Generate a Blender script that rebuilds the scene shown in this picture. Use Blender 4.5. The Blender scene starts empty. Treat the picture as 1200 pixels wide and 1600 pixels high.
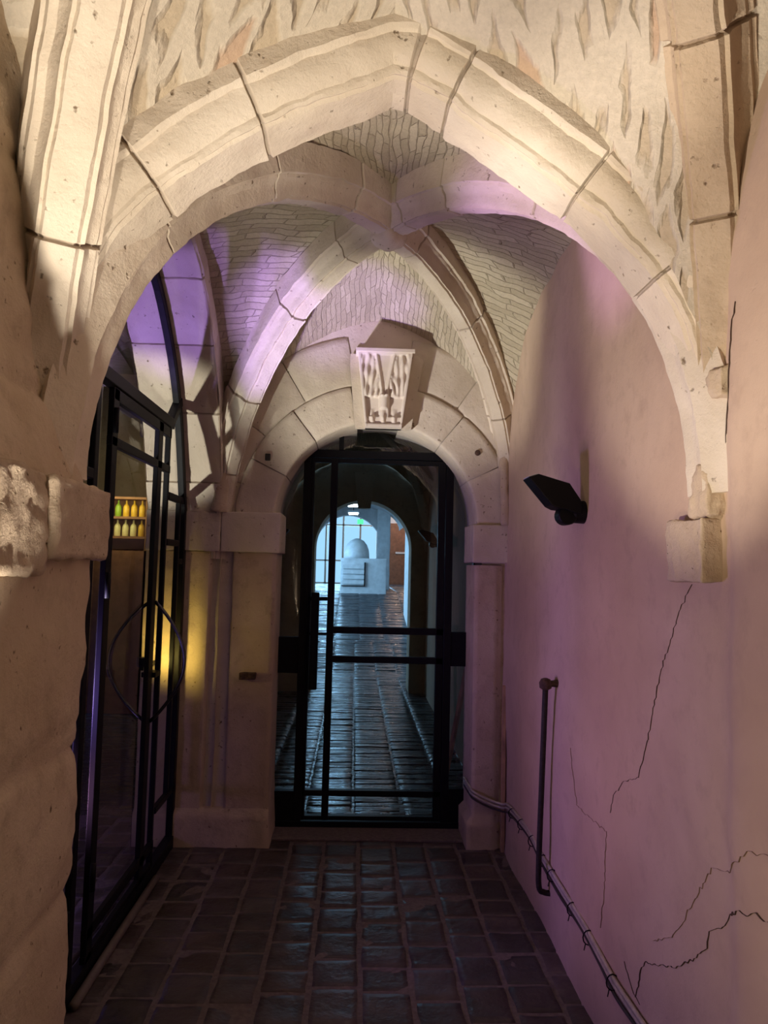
import bpy, bmesh, math, random
from mathutils import Vector, Matrix, noise
random.seed(7)
R = math.radians
scene = bpy.context.scene
col = scene.collection

# ------------------------------------------------------------------ camera
def camera():
    p, yaw, roll = R(4.2), R(2.15), R(1.4)
    f = Vector((math.sin(yaw) * math.cos(p), math.cos(yaw) * math.cos(p), math.sin(p)))
    r0 = Vector((math.cos(yaw), -math.sin(yaw), 0))
    u0 = r0.cross(f)
    r = r0 * math.cos(roll) + u0 * math.sin(roll)
    u = u0 * math.cos(roll) - r0 * math.sin(roll)
    cd = bpy.data.cameras.new('camera')
    cd.sensor_fit = 'VERTICAL'; cd.sensor_height = 36; cd.lens = 26
    cd.clip_start = 0.05; cd.clip_end = 200
    c = bpy.data.objects.new('camera', cd)
    m = Matrix((r, u, -f)).transposed().to_4x4()
    m.translation = Vector((0, 0, 1.6))
    c.matrix_world = m
    col.objects.link(c)
    scene.camera = c
camera()

# ------------------------------------------------------------------ world, exposure, lights
w = bpy.data.worlds.new('world'); scene.world = w; w.use_nodes = True
w.node_tree.nodes['Background'].inputs[0].default_value = (0.36, 0.68, 1.0, 1)
w.node_tree.nodes['Background'].inputs[1].default_value = 1.25
scene.view_settings.view_transform = 'Standard'
scene.view_settings.look = 'None'
scene.view_settings.gamma = 1
scene.view_settings.use_curve_mapping = False
scene.view_settings.exposure = 0.0

def lamp(name, kind, loc, target, energy, color, size=0.05, angle=60, blend=0.5, size_y=None):
    d = bpy.data.lights.new(name, kind)
    d.energy = energy; d.color = color
    if kind == 'SPOT':
        d.spot_size = R(angle); d.spot_blend = blend; d.shadow_soft_size = size
    elif kind == 'AREA':
        d.size = size
        if size_y: d.shape = 'RECTANGLE'; d.size_y = size_y
    else:
        d.shadow_soft_size = size
    o = bpy.data.objects.new(name, d)
    o.location = loc
    if target is not None:
        o.rotation_euler = (Vector(target) - Vector(loc)).to_track_quat('-Z', 'Y').to_euler()
    col.objects.link(o)
    return o

WARM = (1.0, 0.80, 0.52)
CREAM = (1.0, 0.89, 0.74)
WHITE = (1.0, 0.94, 0.80)
PURPLE = (0.46, 0.28, 1.0)
PINK = (0.95, 0.45, 0.90)
# uplights of the bay we stand in, low by the left wall
lamp('uplight_warm', 'SPOT', (-0.50, 1.10, 0.70), (-0.08, 1.52, 2.90), 165, CREAM, 0.03, 50, 0.5)
lamp('uplight_warm_right', 'SPOT', (-0.55, 1.25, 1.25), (0.74, 1.88, 2.30), 100, CREAM, 0.03, 50, 0.6)
lamp('uplight_rib', 'SPOT', (-0.60, 0.45, 0.9), (-0.62, 1.60, 2.7), 98, CREAM, 0.03, 50, 0.6)
lamp('uplight_amber', 'SPOT', (-0.50, 0.60, 0.9), (0.9, 1.70, 1.50), 34, WARM, 0.10, 84, 0.9)
lamp('uplight_amber_pier', 'SPOT', (0.62, 0.5, 0.8), (-0.7, 1.5, 1.25), 4.2, WARM, 0.10, 74, 0.8)
# coloured side room uplights and added spots, shining through the glazed screen
lamp('uplight_purple', 'SPOT', (-1.30, 2.85, 1.00), (0.9, 2.95, 1.6), 60, PURPLE, 0.07, 120, 0.8)
lamp('purple_rib_fill', 'SPOT', (-1.30, 2.80, 0.80), (-0.36, 3.82, 2.74), 430, PURPLE, 0.03, 22, 0.6)  # added narrow spot, tints the back left rib violet
lamp('purple_soffit_fill', 'SPOT', (-1.90, 2.70, 0.50), (-0.90, 3.72, 2.90), 300, PURPLE, 0.03, 20, 0.6)  # added spot without a fitting, colours the arch lining
lamp('lilac_rib_fill', 'SPOT', (-1.30, 2.75, 0.80), (0.60, 2.50, 2.75), 290, (0.75, 0.42, 1.0), 0.03, 20, 0.8)  # added narrow spot for the lilac on the near right rib
lamp('uplight_pink', 'SPOT', (-1.30, 2.75, 0.60), (0.9, 3.2, 1.2), 44, PINK, 0.08, 72, 1.0)
lamp('uplight_white', 'SPOT', (-1.30, 2.95, 0.90), (0.35, 4.15, 2.95), 270, WHITE, 0.02, 40, 0.7)
lamp('uplight_white_web', 'SPOT', (-1.30, 3.00, 0.90), (0.4, 3.5, 2.9), 48, WHITE, 0.03, 70, 0.8)
lamp('uplight_yellow', 'SPOT', (-1.09, 4.13, 1.04), (-0.98, 4.38, 1.16), 6.5, (1.0, 0.72, 0.16), 0.02, 140, 0.8)
lamp('side_room_light', 'SPOT', (-1.9, 2.2, 1.2), (-1.14, 4.25, 2.38), 250, WHITE, 0.03, 25, 0.5)
lamp('side_room_purple', 'POINT', (-2.4, 4.6, 0.6), None, 5, PURPLE, 0.1)
lamp('side_room_floor_purple', 'POINT', (-1.55, 3.45, 0.35), None, 2.2, PURPLE, 0.05)
lamp('brown_door_fill', 'POINT', (1.6, 23.3, 3.4), None, 60, (1.0, .62, .42), 0.1)  # added fill with no fitting, brightens the brown door
# daylight of the far hall
lamp('hall_daylight', 'AREA', (-2.4, 15.5, 2.2), (0.5, 15.5, 0.6), 260, (0.35, 0.68, 1.0), 4.5, size_y=2.4)
lamp('hall_daylight_end', 'AREA', (-0.6, 25.5, 2.6), (0.0, 18.0, 1.0), 260, (0.35, 0.68, 1.0), 2.2, size_y=2.2)

# ------------------------------------------------------------------ materials
def new_mat(name):
    m = bpy.data.materials.new(name); m.use_nodes = True
    nt = m.node_tree; nt.nodes.clear()
    out = nt.nodes.new('ShaderNodeOutputMaterial')
    b = nt.nodes.new('ShaderNodeBsdfPrincipled')
    nt.links.new(b.outputs[0], out.inputs[0])
    return m, nt, b, out

def plain(name, c, rough=0.5, metal=0.0, nscale=30, namp=0.12, bump=0.0):
    m, nt, b, out = new_mat(name)
    N = nt.nodes; L = nt.links
    tc = N.new('ShaderNodeTexCoord'); nz = N.new('ShaderNodeTexNoise')
    nz.inputs['Scale'].default_value = nscale; nz.inputs['Detail'].default_value = 5
    L.new(tc.outputs['Object'], nz.inputs['Vector'])
    r = N.new('ShaderNodeValToRGB')
    r.color_ramp.elements[0].position = 0.3; r.color_ramp.elements[1].position = 0.7
    r.color_ramp.elements[0].color = tuple(x * (1 - namp) for x in c) + (1,)
    r.color_ramp.elements[1].color = tuple(min(1, x * (1 + namp)) for x in c) + (1,)
    L.new(nz.outputs[0], r.inputs[0]); L.new(r.outputs[0], b.inputs['Base Color'])
    b.inputs['Roughness'].default_value = rough; b.inputs['Metallic'].default_value = metal
    if bump:
        bp = N.new('ShaderNodeBump'); bp.inputs['Distance'].default_value = bump
        L.new(nz.outputs[0], bp.inputs['Height']); L.new(bp.outputs[0], b.inputs['Normal'])
    return m

def stone_mat(name, c1, c2, c3, scale=1.0, bump=0.004, rough=0.9, spots=True):
    """limestone: large tonal patches, fine grain, dark pits, per-block tint from the 'tint' attribute"""
    m, nt, b, out = new_mat(name); N = nt.nodes; L = nt.links
    tc = N.new('ShaderNodeTexCoord')
    def nz(s, d=6, r=0.6, dist=0):
        n = N.new('ShaderNodeTexNoise'); n.inputs['Scale'].default_value = s
        n.inputs['Detail'].default_value = d; n.inputs['Roughness'].default_value = r
        n.inputs['Distortion'].default_value = dist
        L.new(tc.outputs['Object'], n.inputs['Vector']); return n
    big = nz(2.2 * scale, 4, .6, .4); mid = nz(11 * scale, 6, .65); fine = nz(75 * scale, 6, .7); pit = nz(38 * scale, 3, .5)
    r = N.new('ShaderNodeValToRGB')
    r.color_ramp.elements[0].position = 0.32; r.color_ramp.elements[0].color = c1 + (1,)
    r.color_ramp.elements[1].position = 0.68; r.color_ramp.elements[1].color = c2 + (1,)
    L.new(big.outputs[0], r.inputs[0])
    r2 = N.new('ShaderNodeValToRGB')
    r2.color_ramp.elements[0].position = 0.52; r2.color_ramp.elements[1].position = 0.75
    L.new(mid.outputs[0], r2.inputs[0])
    mx = N.new('ShaderNodeMix'); mx.data_type = 'RGBA'
    L.new(r2.outputs[0], mx.inputs['Factor']); L.new(r.outputs[0], mx.inputs['A']); mx.inputs['B'].default_value = c3 + (1,)
    at = N.new('ShaderNodeAttribute'); at.attribute_name = 'tint'
    mu = N.new('ShaderNodeMix'); mu.data_type = 'RGBA'; mu.blend_type = 'MULTIPLY'; mu.inputs['Factor'].default_value = 1
    L.new(mx.outputs['Result'], mu.inputs['A'])
    # tint attribute (0 when missing) -> 1 + tint
    ad = N.new('ShaderNodeVectorMath'); ad.operation = 'ADD'; ad.inputs[1].default_value = (1, 1, 1)
    L.new(at.outputs['Vector'], ad.inputs[0]); L.new(ad.outputs[0], mu.inputs['B'])
    last = mu.outputs['Result']
    rp = N.new('ShaderNodeValToRGB'); rp.color_ramp.elements[0].position = 0.24; rp.color_ramp.elements[1].position = 0.33
    rp.color_ramp.elements[0].color = (.3, .25, .2, 1)
    L.new(pit.outputs[0], rp.inputs[0])
    if spots:
        m3 = N.new('ShaderNodeMix'); m3.data_type = 'RGBA'; m3.blend_type = 'MULTIPLY'; m3.inputs['Factor'].default_value = 1
        L.new(last, m3.inputs['A']); L.new(rp.outputs[0], m3.inputs['B']); last = m3.outputs['Result']
    L.new(last, b.inputs['Base Color'])
    b.inputs['Roughness'].default_value = rough
    b1 = N.new('ShaderNodeBump'); b1.inputs['Distance'].default_value = bump; b1.inputs['Strength'].default_value = 0.8
    sm = N.new('ShaderNodeMath'); sm.operation = 'MULTIPLY_ADD'; sm.inputs[1].default_value = 0.35
    L.new(fine.outputs[0], sm.inputs[0]); L.new(mid.outputs[0], sm.inputs[2])
    s2 = N.new('ShaderNodeMath'); s2.operation = 'MULTIPLY_ADD'; s2.inputs[1].default_value = 0.4
    L.new(rp.outputs[0], s2.inputs[0]); L.new(sm.outputs[0], s2.inputs[2])
    L.new(s2.outputs[0], b1.inputs['Height']); L.new(b1.outputs[0], b.inputs['Normal'])
    return m

def rubble_mat(name, stone_a, stone_b, mortar, su, sv, thr, depth=0.012, accent=None, warp=(.06, .035), amix=1.0, brick=False):
    """coursed rubble with mortar, laid along the u of the web's own uv (metres)"""
    m, nt, b, out = new_mat(name); N = nt.nodes; L = nt.links
    uv = N.new('ShaderNodeUVMap'); uv.uv_map = 'UVMap'
    nzw = N.new('ShaderNodeTexNoise'); nzw.inputs['Scale'].default_value = 7; nzw.inputs['Detail'].default_value = 3
    L.new(uv.outputs[0], nzw.inputs['Vector'])
    wv = N.new('ShaderNodeVectorMath'); wv.operation = 'MULTIPLY_ADD'; wv.inputs[1].default_value = warp + (0,)
    L.new(nzw.outputs['Color'], wv.inputs[0]); L.new(uv.outputs[0], wv.inputs[2])
    mp = N.new('ShaderNodeMapping'); mp.inputs['Scale'].default_value = (su, sv, 1)
    L.new(wv.outputs[0], mp.inputs['Vector'])
    ve = N.new('ShaderNodeTexVoronoi'); ve.feature = 'DISTANCE_TO_EDGE'; ve.voronoi_dimensions = '2D'; ve.inputs['Scale'].default_value = 1
    vc = N.new('ShaderNodeTexVoronoi'); vc.feature = 'F1'; vc.voronoi_dimensions = '2D'; vc.inputs['Scale'].default_value = 1
    for v in (ve, vc): L.new(mp.outputs[0], v.inputs['Vector']); v.inputs['Randomness'].default_value = 0.85
    bk = None
    if brick:
        nzb = N.new('ShaderNodeTexNoise'); nzb.inputs['Scale'].default_value = 9; nzb.inputs['Detail'].default_value = 4; L.new(uv.outputs[0], nzb.inputs['Vector'])
        bk = N.new('ShaderNodeTexBrick'); bk.inputs['Scale'].default_value = 1; bk.inputs['Brick Width'].default_value = 1 / su; bk.inputs['Row Height'].default_value = 1 / sv
        bk.inputs['Mortar Size'].default_value = .0035; bk.inputs['Mortar Smooth'].default_value = .6; bk.offset = .43; bk.squash = .7; bk.squash_frequency = 3
        bk.inputs['Color1'].default_value = (0, 0, 0, 1); bk.inputs['Color2'].default_value = (1, 1, 1, 1)
        L.new(wv.outputs[0], bk.inputs['Vector'])
    tc = N.new('ShaderNodeTexCoord')
    fine = N.new('ShaderNodeTexNoise'); fine.inputs['Scale'].default_value = 60; fine.inputs['Detail'].default_value = 7; fine.inputs['Roughness'].default_value = .7
    big = N.new('ShaderNodeTexNoise'); big.inputs['Scale'].default_value = 3.2; big.inputs['Detail'].default_value = 5
    for n in (fine, big): L.new(tc.outputs['Object'], n.inputs['Vector'])
    # joint threshold wanders so that the plaster drowns some of the stones
    ma = N.new('ShaderNodeMath'); ma.operation = 'MULTIPLY_ADD'; ma.inputs[1].default_value = -0.9; 
    L.new(big.outputs[0], ma.inputs[0]); L.new(ve.outputs[0], ma.inputs[2])
    rs = N.new('ShaderNodeMapRange'); rs.inputs['From Min'].default_value = thr - 0.45; rs.inputs['From Max'].default_value = thr - 0.31
    L.new(ma.outputs[0], rs.inputs['Value'])
    st = N.new('ShaderNodeMix'); st.data_type = 'RGBA'; st.inputs['A'].default_value = stone_a + (1,); st.inputs['B'].default_value = stone_b + (1,)
    sp = N.new('ShaderNodeSeparateColor'); L.new(bk.outputs['Color'] if bk else vc.outputs['Color'], sp.inputs[0])
    if bk:
        rs = N.new('ShaderNodeMath'); rs.operation = 'MULTIPLY_ADD'; rs.inputs[2].default_value = 1.0
        br = N.new('ShaderNodeMapRange'); br.inputs['From Min'].default_value = .42; br.inputs['From Max'].default_value = .62; br.inputs['To Min'].default_value = -1.0; br.inputs['To Max'].default_value = -.08; L.new(nzb.outputs[0], br.inputs['Value']); L.new(br.outputs[0], rs.inputs[1]); L.new(bk.outputs['Fac'], rs.inputs[0]); L.new(sp.outputs[0], st.inputs['Factor'])
    last = st.outputs['Result']
    if accent:
        ac = N.new('ShaderNodeMapRange'); ac.inputs['From Min'].default_value = 0.84; ac.inputs['From Max'].default_value = 0.86; ac.inputs['To Max'].default_value = amix
        L.new(sp.outputs[1], ac.inputs['Value'])
        a2 = N.new('ShaderNodeMix'); a2.data_type = 'RGBA'; L.new(ac.outputs[0], a2.inputs['Factor']); L.new(last, a2.inputs['A']); a2.inputs['B'].default_value = accent + (1,)
        last = a2.outputs['Result']
    mo = N.new('ShaderNodeMix'); mo.data_type = 'RGBA'; L.new(rs.outputs[0], mo.inputs['Factor'])
    mo.inputs['A'].default_value = mortar + (1,); L.new(last, mo.inputs['B'])
    fm = N.new('ShaderNodeMapRange'); fm.inputs['To Min'].default_value = .72; fm.inputs['To Max'].default_value = 1.2
    L.new(fine.outputs[0], fm.inputs['Value'])
    mu = N.new('ShaderNodeMix'); mu.data_type = 'RGBA'; mu.blend_type = 'MULTIPLY'; mu.inputs['Factor'].default_value = 1
    L.new(mo.outputs['Result'], mu.inputs['A'])
    cb = N.new('ShaderNodeCombineColor')
    for i in range(3): L.new(fm.outputs[0], cb.inputs[i])
    L.new(cb.outputs[0], mu.inputs['B']); L.new(mu.outputs['Result'], b.inputs['Base Color'])
    b.inputs['Roughness'].default_value = .95
    h = N.new('ShaderNodeMath'); h.operation = 'MULTIPLY_ADD'; h.inputs[1].default_value = 0.5
    L.new(fine.outputs[0], h.inputs[0]); L.new(rs.outputs[0], h.inputs[2])
    h2 = N.new('ShaderNodeMath'); h2.operation = 'MULTIPLY_ADD'; h2.inputs[1].default_value = 0.7
    L.new(sp.outputs[2], h2.inputs[0]); L.new(h.outputs[0], h2.inputs[2])
    bp = N.new('ShaderNodeBump'); bp.inputs['Distance'].default_value = depth; bp.inputs['Strength'].default_value = .9
    L.new(h2.outputs[0], bp.inputs['Height']); L.new(bp.outputs[0], b.inputs['Normal'])
    return m

def glass_mat(name, tint=(0.9, 0.93, 0.95), ior=1.5):
    m = bpy.data.materials.new(name); m.use_nodes = True; nt = m.node_tree; nt.nodes.clear(); N = nt.nodes; L = nt.links
    out = N.new('ShaderNodeOutputMaterial'); tr = N.new('ShaderNodeBsdfTransparent'); gl = N.new('ShaderNodeBsdfGlossy')
    tr.inputs[0].default_value = tint + (1,); gl.inputs['Roughness'].default_value = 0.015
    ge = N.new('ShaderNodeNewGeometry'); dt = N.new('ShaderNodeVectorMath'); dt.operation = 'DOT_PRODUCT'
    L.new(ge.outputs['Incoming'], dt.inputs[0]); L.new(ge.outputs['Normal'], dt.inputs[1])
    ab = N.new('ShaderNodeMath'); ab.operation = 'ABSOLUTE'; L.new(dt.outputs['Value'], ab.inputs[0])
    om = N.new('ShaderNodeMath'); om.operation = 'SUBTRACT'; om.inputs[0].default_value = 1; L.new(ab.outputs[0], om.inputs[1])
    pw = N.new('ShaderNodeMath'); pw.operation = 'POWER'; pw.inputs[1].default_value = 5; L.new(om.outputs[0], pw.inputs[0])
    fr = N.new('ShaderNodeMath'); fr.operation = 'MULTIPLY_ADD'; fr.inputs[1].default_value = .92; fr.inputs[2].default_value = .075; L.new(pw.outputs[0], fr.inputs[0])
    mx = N.new('ShaderNodeMixShader'); L.new(fr.outputs[0], mx.inputs[0]); L.new(tr.outputs[0], mx.inputs[1]); L.new(gl.outputs[0], mx.inputs[2])
    L.new(mx.outputs[0], out.inputs[0]); return m

def emit_mat(name, c, s):
    m = bpy.data.materials.new(name); m.use_nodes = True; nt = m.node_tree; nt.nodes.clear()
    out = nt.nodes.new('ShaderNodeOutputMaterial'); e = nt.nodes.new('ShaderNodeEmission')
    e.inputs[0].default_value = c + (1,); e.inputs[1].default_value = s
    nt.links.new(e.outputs[0], out.inputs[0]); return m

M = {}
M['stone'] = stone_mat('limestone', (.56, .47, .36), (.73, .64, .52), (.63, .53, .42), bump=.009)
M['stone_rough'] = stone_mat('weathered_limestone', (.50, .38, .26), (.64, .52, .38), (.42, .32, .22), bump=.011)
M['carved'] = stone_mat('carved_limestone', (.70, .60, .50), (.76, .67, .57), (.66, .55, .45), bump=.002, spots=False)
M['pick'] = stone_mat('pick_dressed_stone', (.50, .38, .27), (.62, .50, .37), (.45, .34, .24), scale=1.8, bump=.011)
M['plaster'] = stone_mat('lime_plaster', (.50, .36, .26), (.60, .45, .33), (.47, .34, .25), scale=1.0, bump=.0035, spots=False)
M['web0'] = rubble_mat('rubble_web', (.46, .36, .24), (.60, .50, .37), (.62, .54, .43), 7.5, 6, .19, .012, (.56, .36, .25), warp=(.10, .14), amix=.6)
M['web1'] = rubble_mat('coursed_web', (.47, .40, .28), (.60, .52, .38), (.46, .38, .27), 5.2, 22, .00, .016, warp=(.10, .05), brick=True)
M['steel'] = plain('black_steel', (.008, .008, .010), .5, 0)
M['steel'].node_tree.nodes['Principled BSDF'].inputs['Specular IOR Level'].default_value = .15
M['lampblack'] = plain('black_lamp_metal', (.006, .006, .007), .5)
M['lampblack'].node_tree.nodes['Principled BSDF'].inputs['Specular IOR Level'].default_value = .15
M['iron'] = plain('rusty_iron', (.018, .013, .010), .75, 0, 60, .5, .001)
M['rust'] = plain('rust', (.075, .040, .027), .9, 0, 60, .5, .003)
M['handle'] = plain('handle_steel', (.10, .10, .11), .25, .9)
M['glass'] = glass_mat('clear_glass')
M['cable'] = plain('pale_conduit_sheath', (.56, .49, .40), .35, .15, 40, .15)
M['crack_faint'] = plain('hairline_crack', (.27, .18, .13), 1)
M['cable_dark'] = plain('dark_cable_sheath', (.05, .04, .035), .5)
M['wood'] = plain('pale_wood', (.42, .26, .15), .7, 0, 12, .25)
M['brownwood'] = plain('brown_wood', (.22, .10, .055), .6, 0, 12, .25)
M['crack'] = plain('crack_shadowed_gap', (.07, .04, .028), 1)
M['white'] = plain('white_plaster', (.62, .64, .66), .8, 0, 9, .12, .004)
M['pipe'] = plain('grey_pipe', (.17, .14, .12), .5)
M['tube_light'] = emit_mat('lit_tube', (.75, .9, 1.0), 9)
M['green_sign'] = emit_mat('lit_green_sign', (.1, .9, .35), 1.6)
M['bottle_green'] = plain('green_bottle_glass', (.25, .42, .04), .15)
M['bottle_amber'] = plain('amber_bottle_glass', (.70, .45, .05), .15)
M['bottle_pale'] = plain('pale_bottle_glass', (.80, .75, .45), .15)

def floor_mat():
    m, nt, b, out = new_mat('dark_stone_setts'); N = nt.nodes; L = nt.links
    tc = N.new('ShaderNodeTexCoord'); n1 = N.new('ShaderNodeTexNoise'); n1.inputs['Scale'].default_value = 9; n1.inputs['Detail'].default_value = 7
    n2 = N.new('ShaderNodeTexNoise'); n2.inputs['Scale'].default_value = 34; n2.inputs['Detail'].default_value = 6
    L.new(tc.outputs['Object'], n1.inputs['Vector']); L.new(tc.outputs['Object'], n2.inputs['Vector'])
    at = N.new('ShaderNodeAttribute'); at.attribute_name = 'tint'
    ad = N.new('ShaderNodeVectorMath'); ad.operation = 'ADD'; ad.inputs[1].default_value = (1, 1, 1); L.new(at.outputs['Vector'], ad.inputs[0])
    r = N.new('ShaderNodeValToRGB'); r.color_ramp.elements[0].position = .35; r.color_ramp.elements[1].position = .7
    r.color_ramp.elements[0].color = (.055, .042, .040, 1); r.color_ramp.elements[1].color = (.105, .082, .078, 1)
    L.new(n1.outputs[0], r.inputs[0])
    mu = N.new('ShaderNodeMix'); mu.data_type = 'RGBA'; mu.blend_type = 'MULTIPLY'; mu.inputs['Factor'].default_value = 1
    L.new(r.outputs[0], mu.inputs['A']); L.new(ad.outputs[0], mu.inputs['B']); L.new(mu.outputs['Result'], b.inputs['Base Color'])
    rr = N.new('ShaderNodeMapRange'); rr.inputs['To Min'].default_value = .36; rr.inputs['To Max'].default_value = .60; L.new(n1.outputs[0], rr.inputs['Value'])
    L.new(rr.outputs[0], b.inputs['Roughness'])
    s = N.new('ShaderNodeMath'); s.operation = 'MULTIPLY_ADD'; s.inputs[1].default_value = .4; L.new(n2.outputs[0], s.inputs[0]); L.new(n1.outputs[0], s.inputs[2])
    bp = N.new('ShaderNodeBump'); bp.inputs['Distance'].default_value = .014; bp.inputs['Strength'].default_value = .8
    L.new(s.outputs[0], bp.inputs['Height']); L.new(bp.outputs[0], b.inputs['Normal'])
    return m
M['floor'] = floor_mat()
def wet_mat():
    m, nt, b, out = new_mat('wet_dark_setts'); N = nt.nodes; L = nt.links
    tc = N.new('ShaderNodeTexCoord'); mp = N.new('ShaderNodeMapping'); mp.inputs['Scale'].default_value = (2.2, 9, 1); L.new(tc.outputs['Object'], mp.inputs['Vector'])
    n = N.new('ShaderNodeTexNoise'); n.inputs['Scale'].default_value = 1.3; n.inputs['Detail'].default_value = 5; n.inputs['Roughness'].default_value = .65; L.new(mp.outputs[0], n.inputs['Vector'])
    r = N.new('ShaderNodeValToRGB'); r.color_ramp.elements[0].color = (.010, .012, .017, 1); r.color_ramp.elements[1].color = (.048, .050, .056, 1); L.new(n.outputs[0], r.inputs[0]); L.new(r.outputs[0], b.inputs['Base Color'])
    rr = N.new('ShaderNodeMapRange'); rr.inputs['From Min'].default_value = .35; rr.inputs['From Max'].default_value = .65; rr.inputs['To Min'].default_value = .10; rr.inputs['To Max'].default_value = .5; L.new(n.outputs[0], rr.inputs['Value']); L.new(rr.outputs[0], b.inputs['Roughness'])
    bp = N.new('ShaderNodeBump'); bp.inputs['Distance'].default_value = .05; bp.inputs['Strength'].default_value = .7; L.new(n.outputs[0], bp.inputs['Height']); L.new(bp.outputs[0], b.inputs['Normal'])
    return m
M['wet'] = wet_mat()
M['grout'] = plain('floor_joint_mortar', (.165, .130, .120), .85, 0, 50, .2, .004)

# ------------------------------------------------------------------ object helpers
def link(name, me, mat, parent=None, smooth=True):
    if mat is not None:
        me.materials.append(M[mat] if isinstance(mat, str) else mat)
    o = bpy.data.objects.new(name, me); col.objects.link(o)
    if parent: o.parent = parent
    if smooth and len(me.polygons): me.polygons.foreach_set('use_smooth', [True] * len(me.polygons))
    return o
def tag(o, label=None, cat=None, group=None, kind=None):
    if label: o['label'] = label
    if cat: o['category'] = cat
    if group: o['group'] = group
    if kind: o['kind'] = kind
    return o
def sharp(o, ang=28):
    """keep the arrises of cut stone crisp"""
    bm = bmesh.new(); bm.from_mesh(o.data); a = R(ang)
    for e in bm.edges:
        if len(e.link_faces) == 2 and e.calc_face_angle(0) > a: e.smooth = False
    bm.to_mesh(o.data); bm.free(); return o
def struct(o, label=None):
    o['kind'] = 'structure'
    if label: o['label'] = label
    return o
def empty(name, loc=(0, 0, 0)):
    o = bpy.data.objects.new(name, None); o.location = loc; o.empty_display_size = .05; col.objects.link(o); return o
def fbm(p, f, o=4): return noise.fractal(Vector(p) * f, 1.0, 2.0, o)

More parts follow.
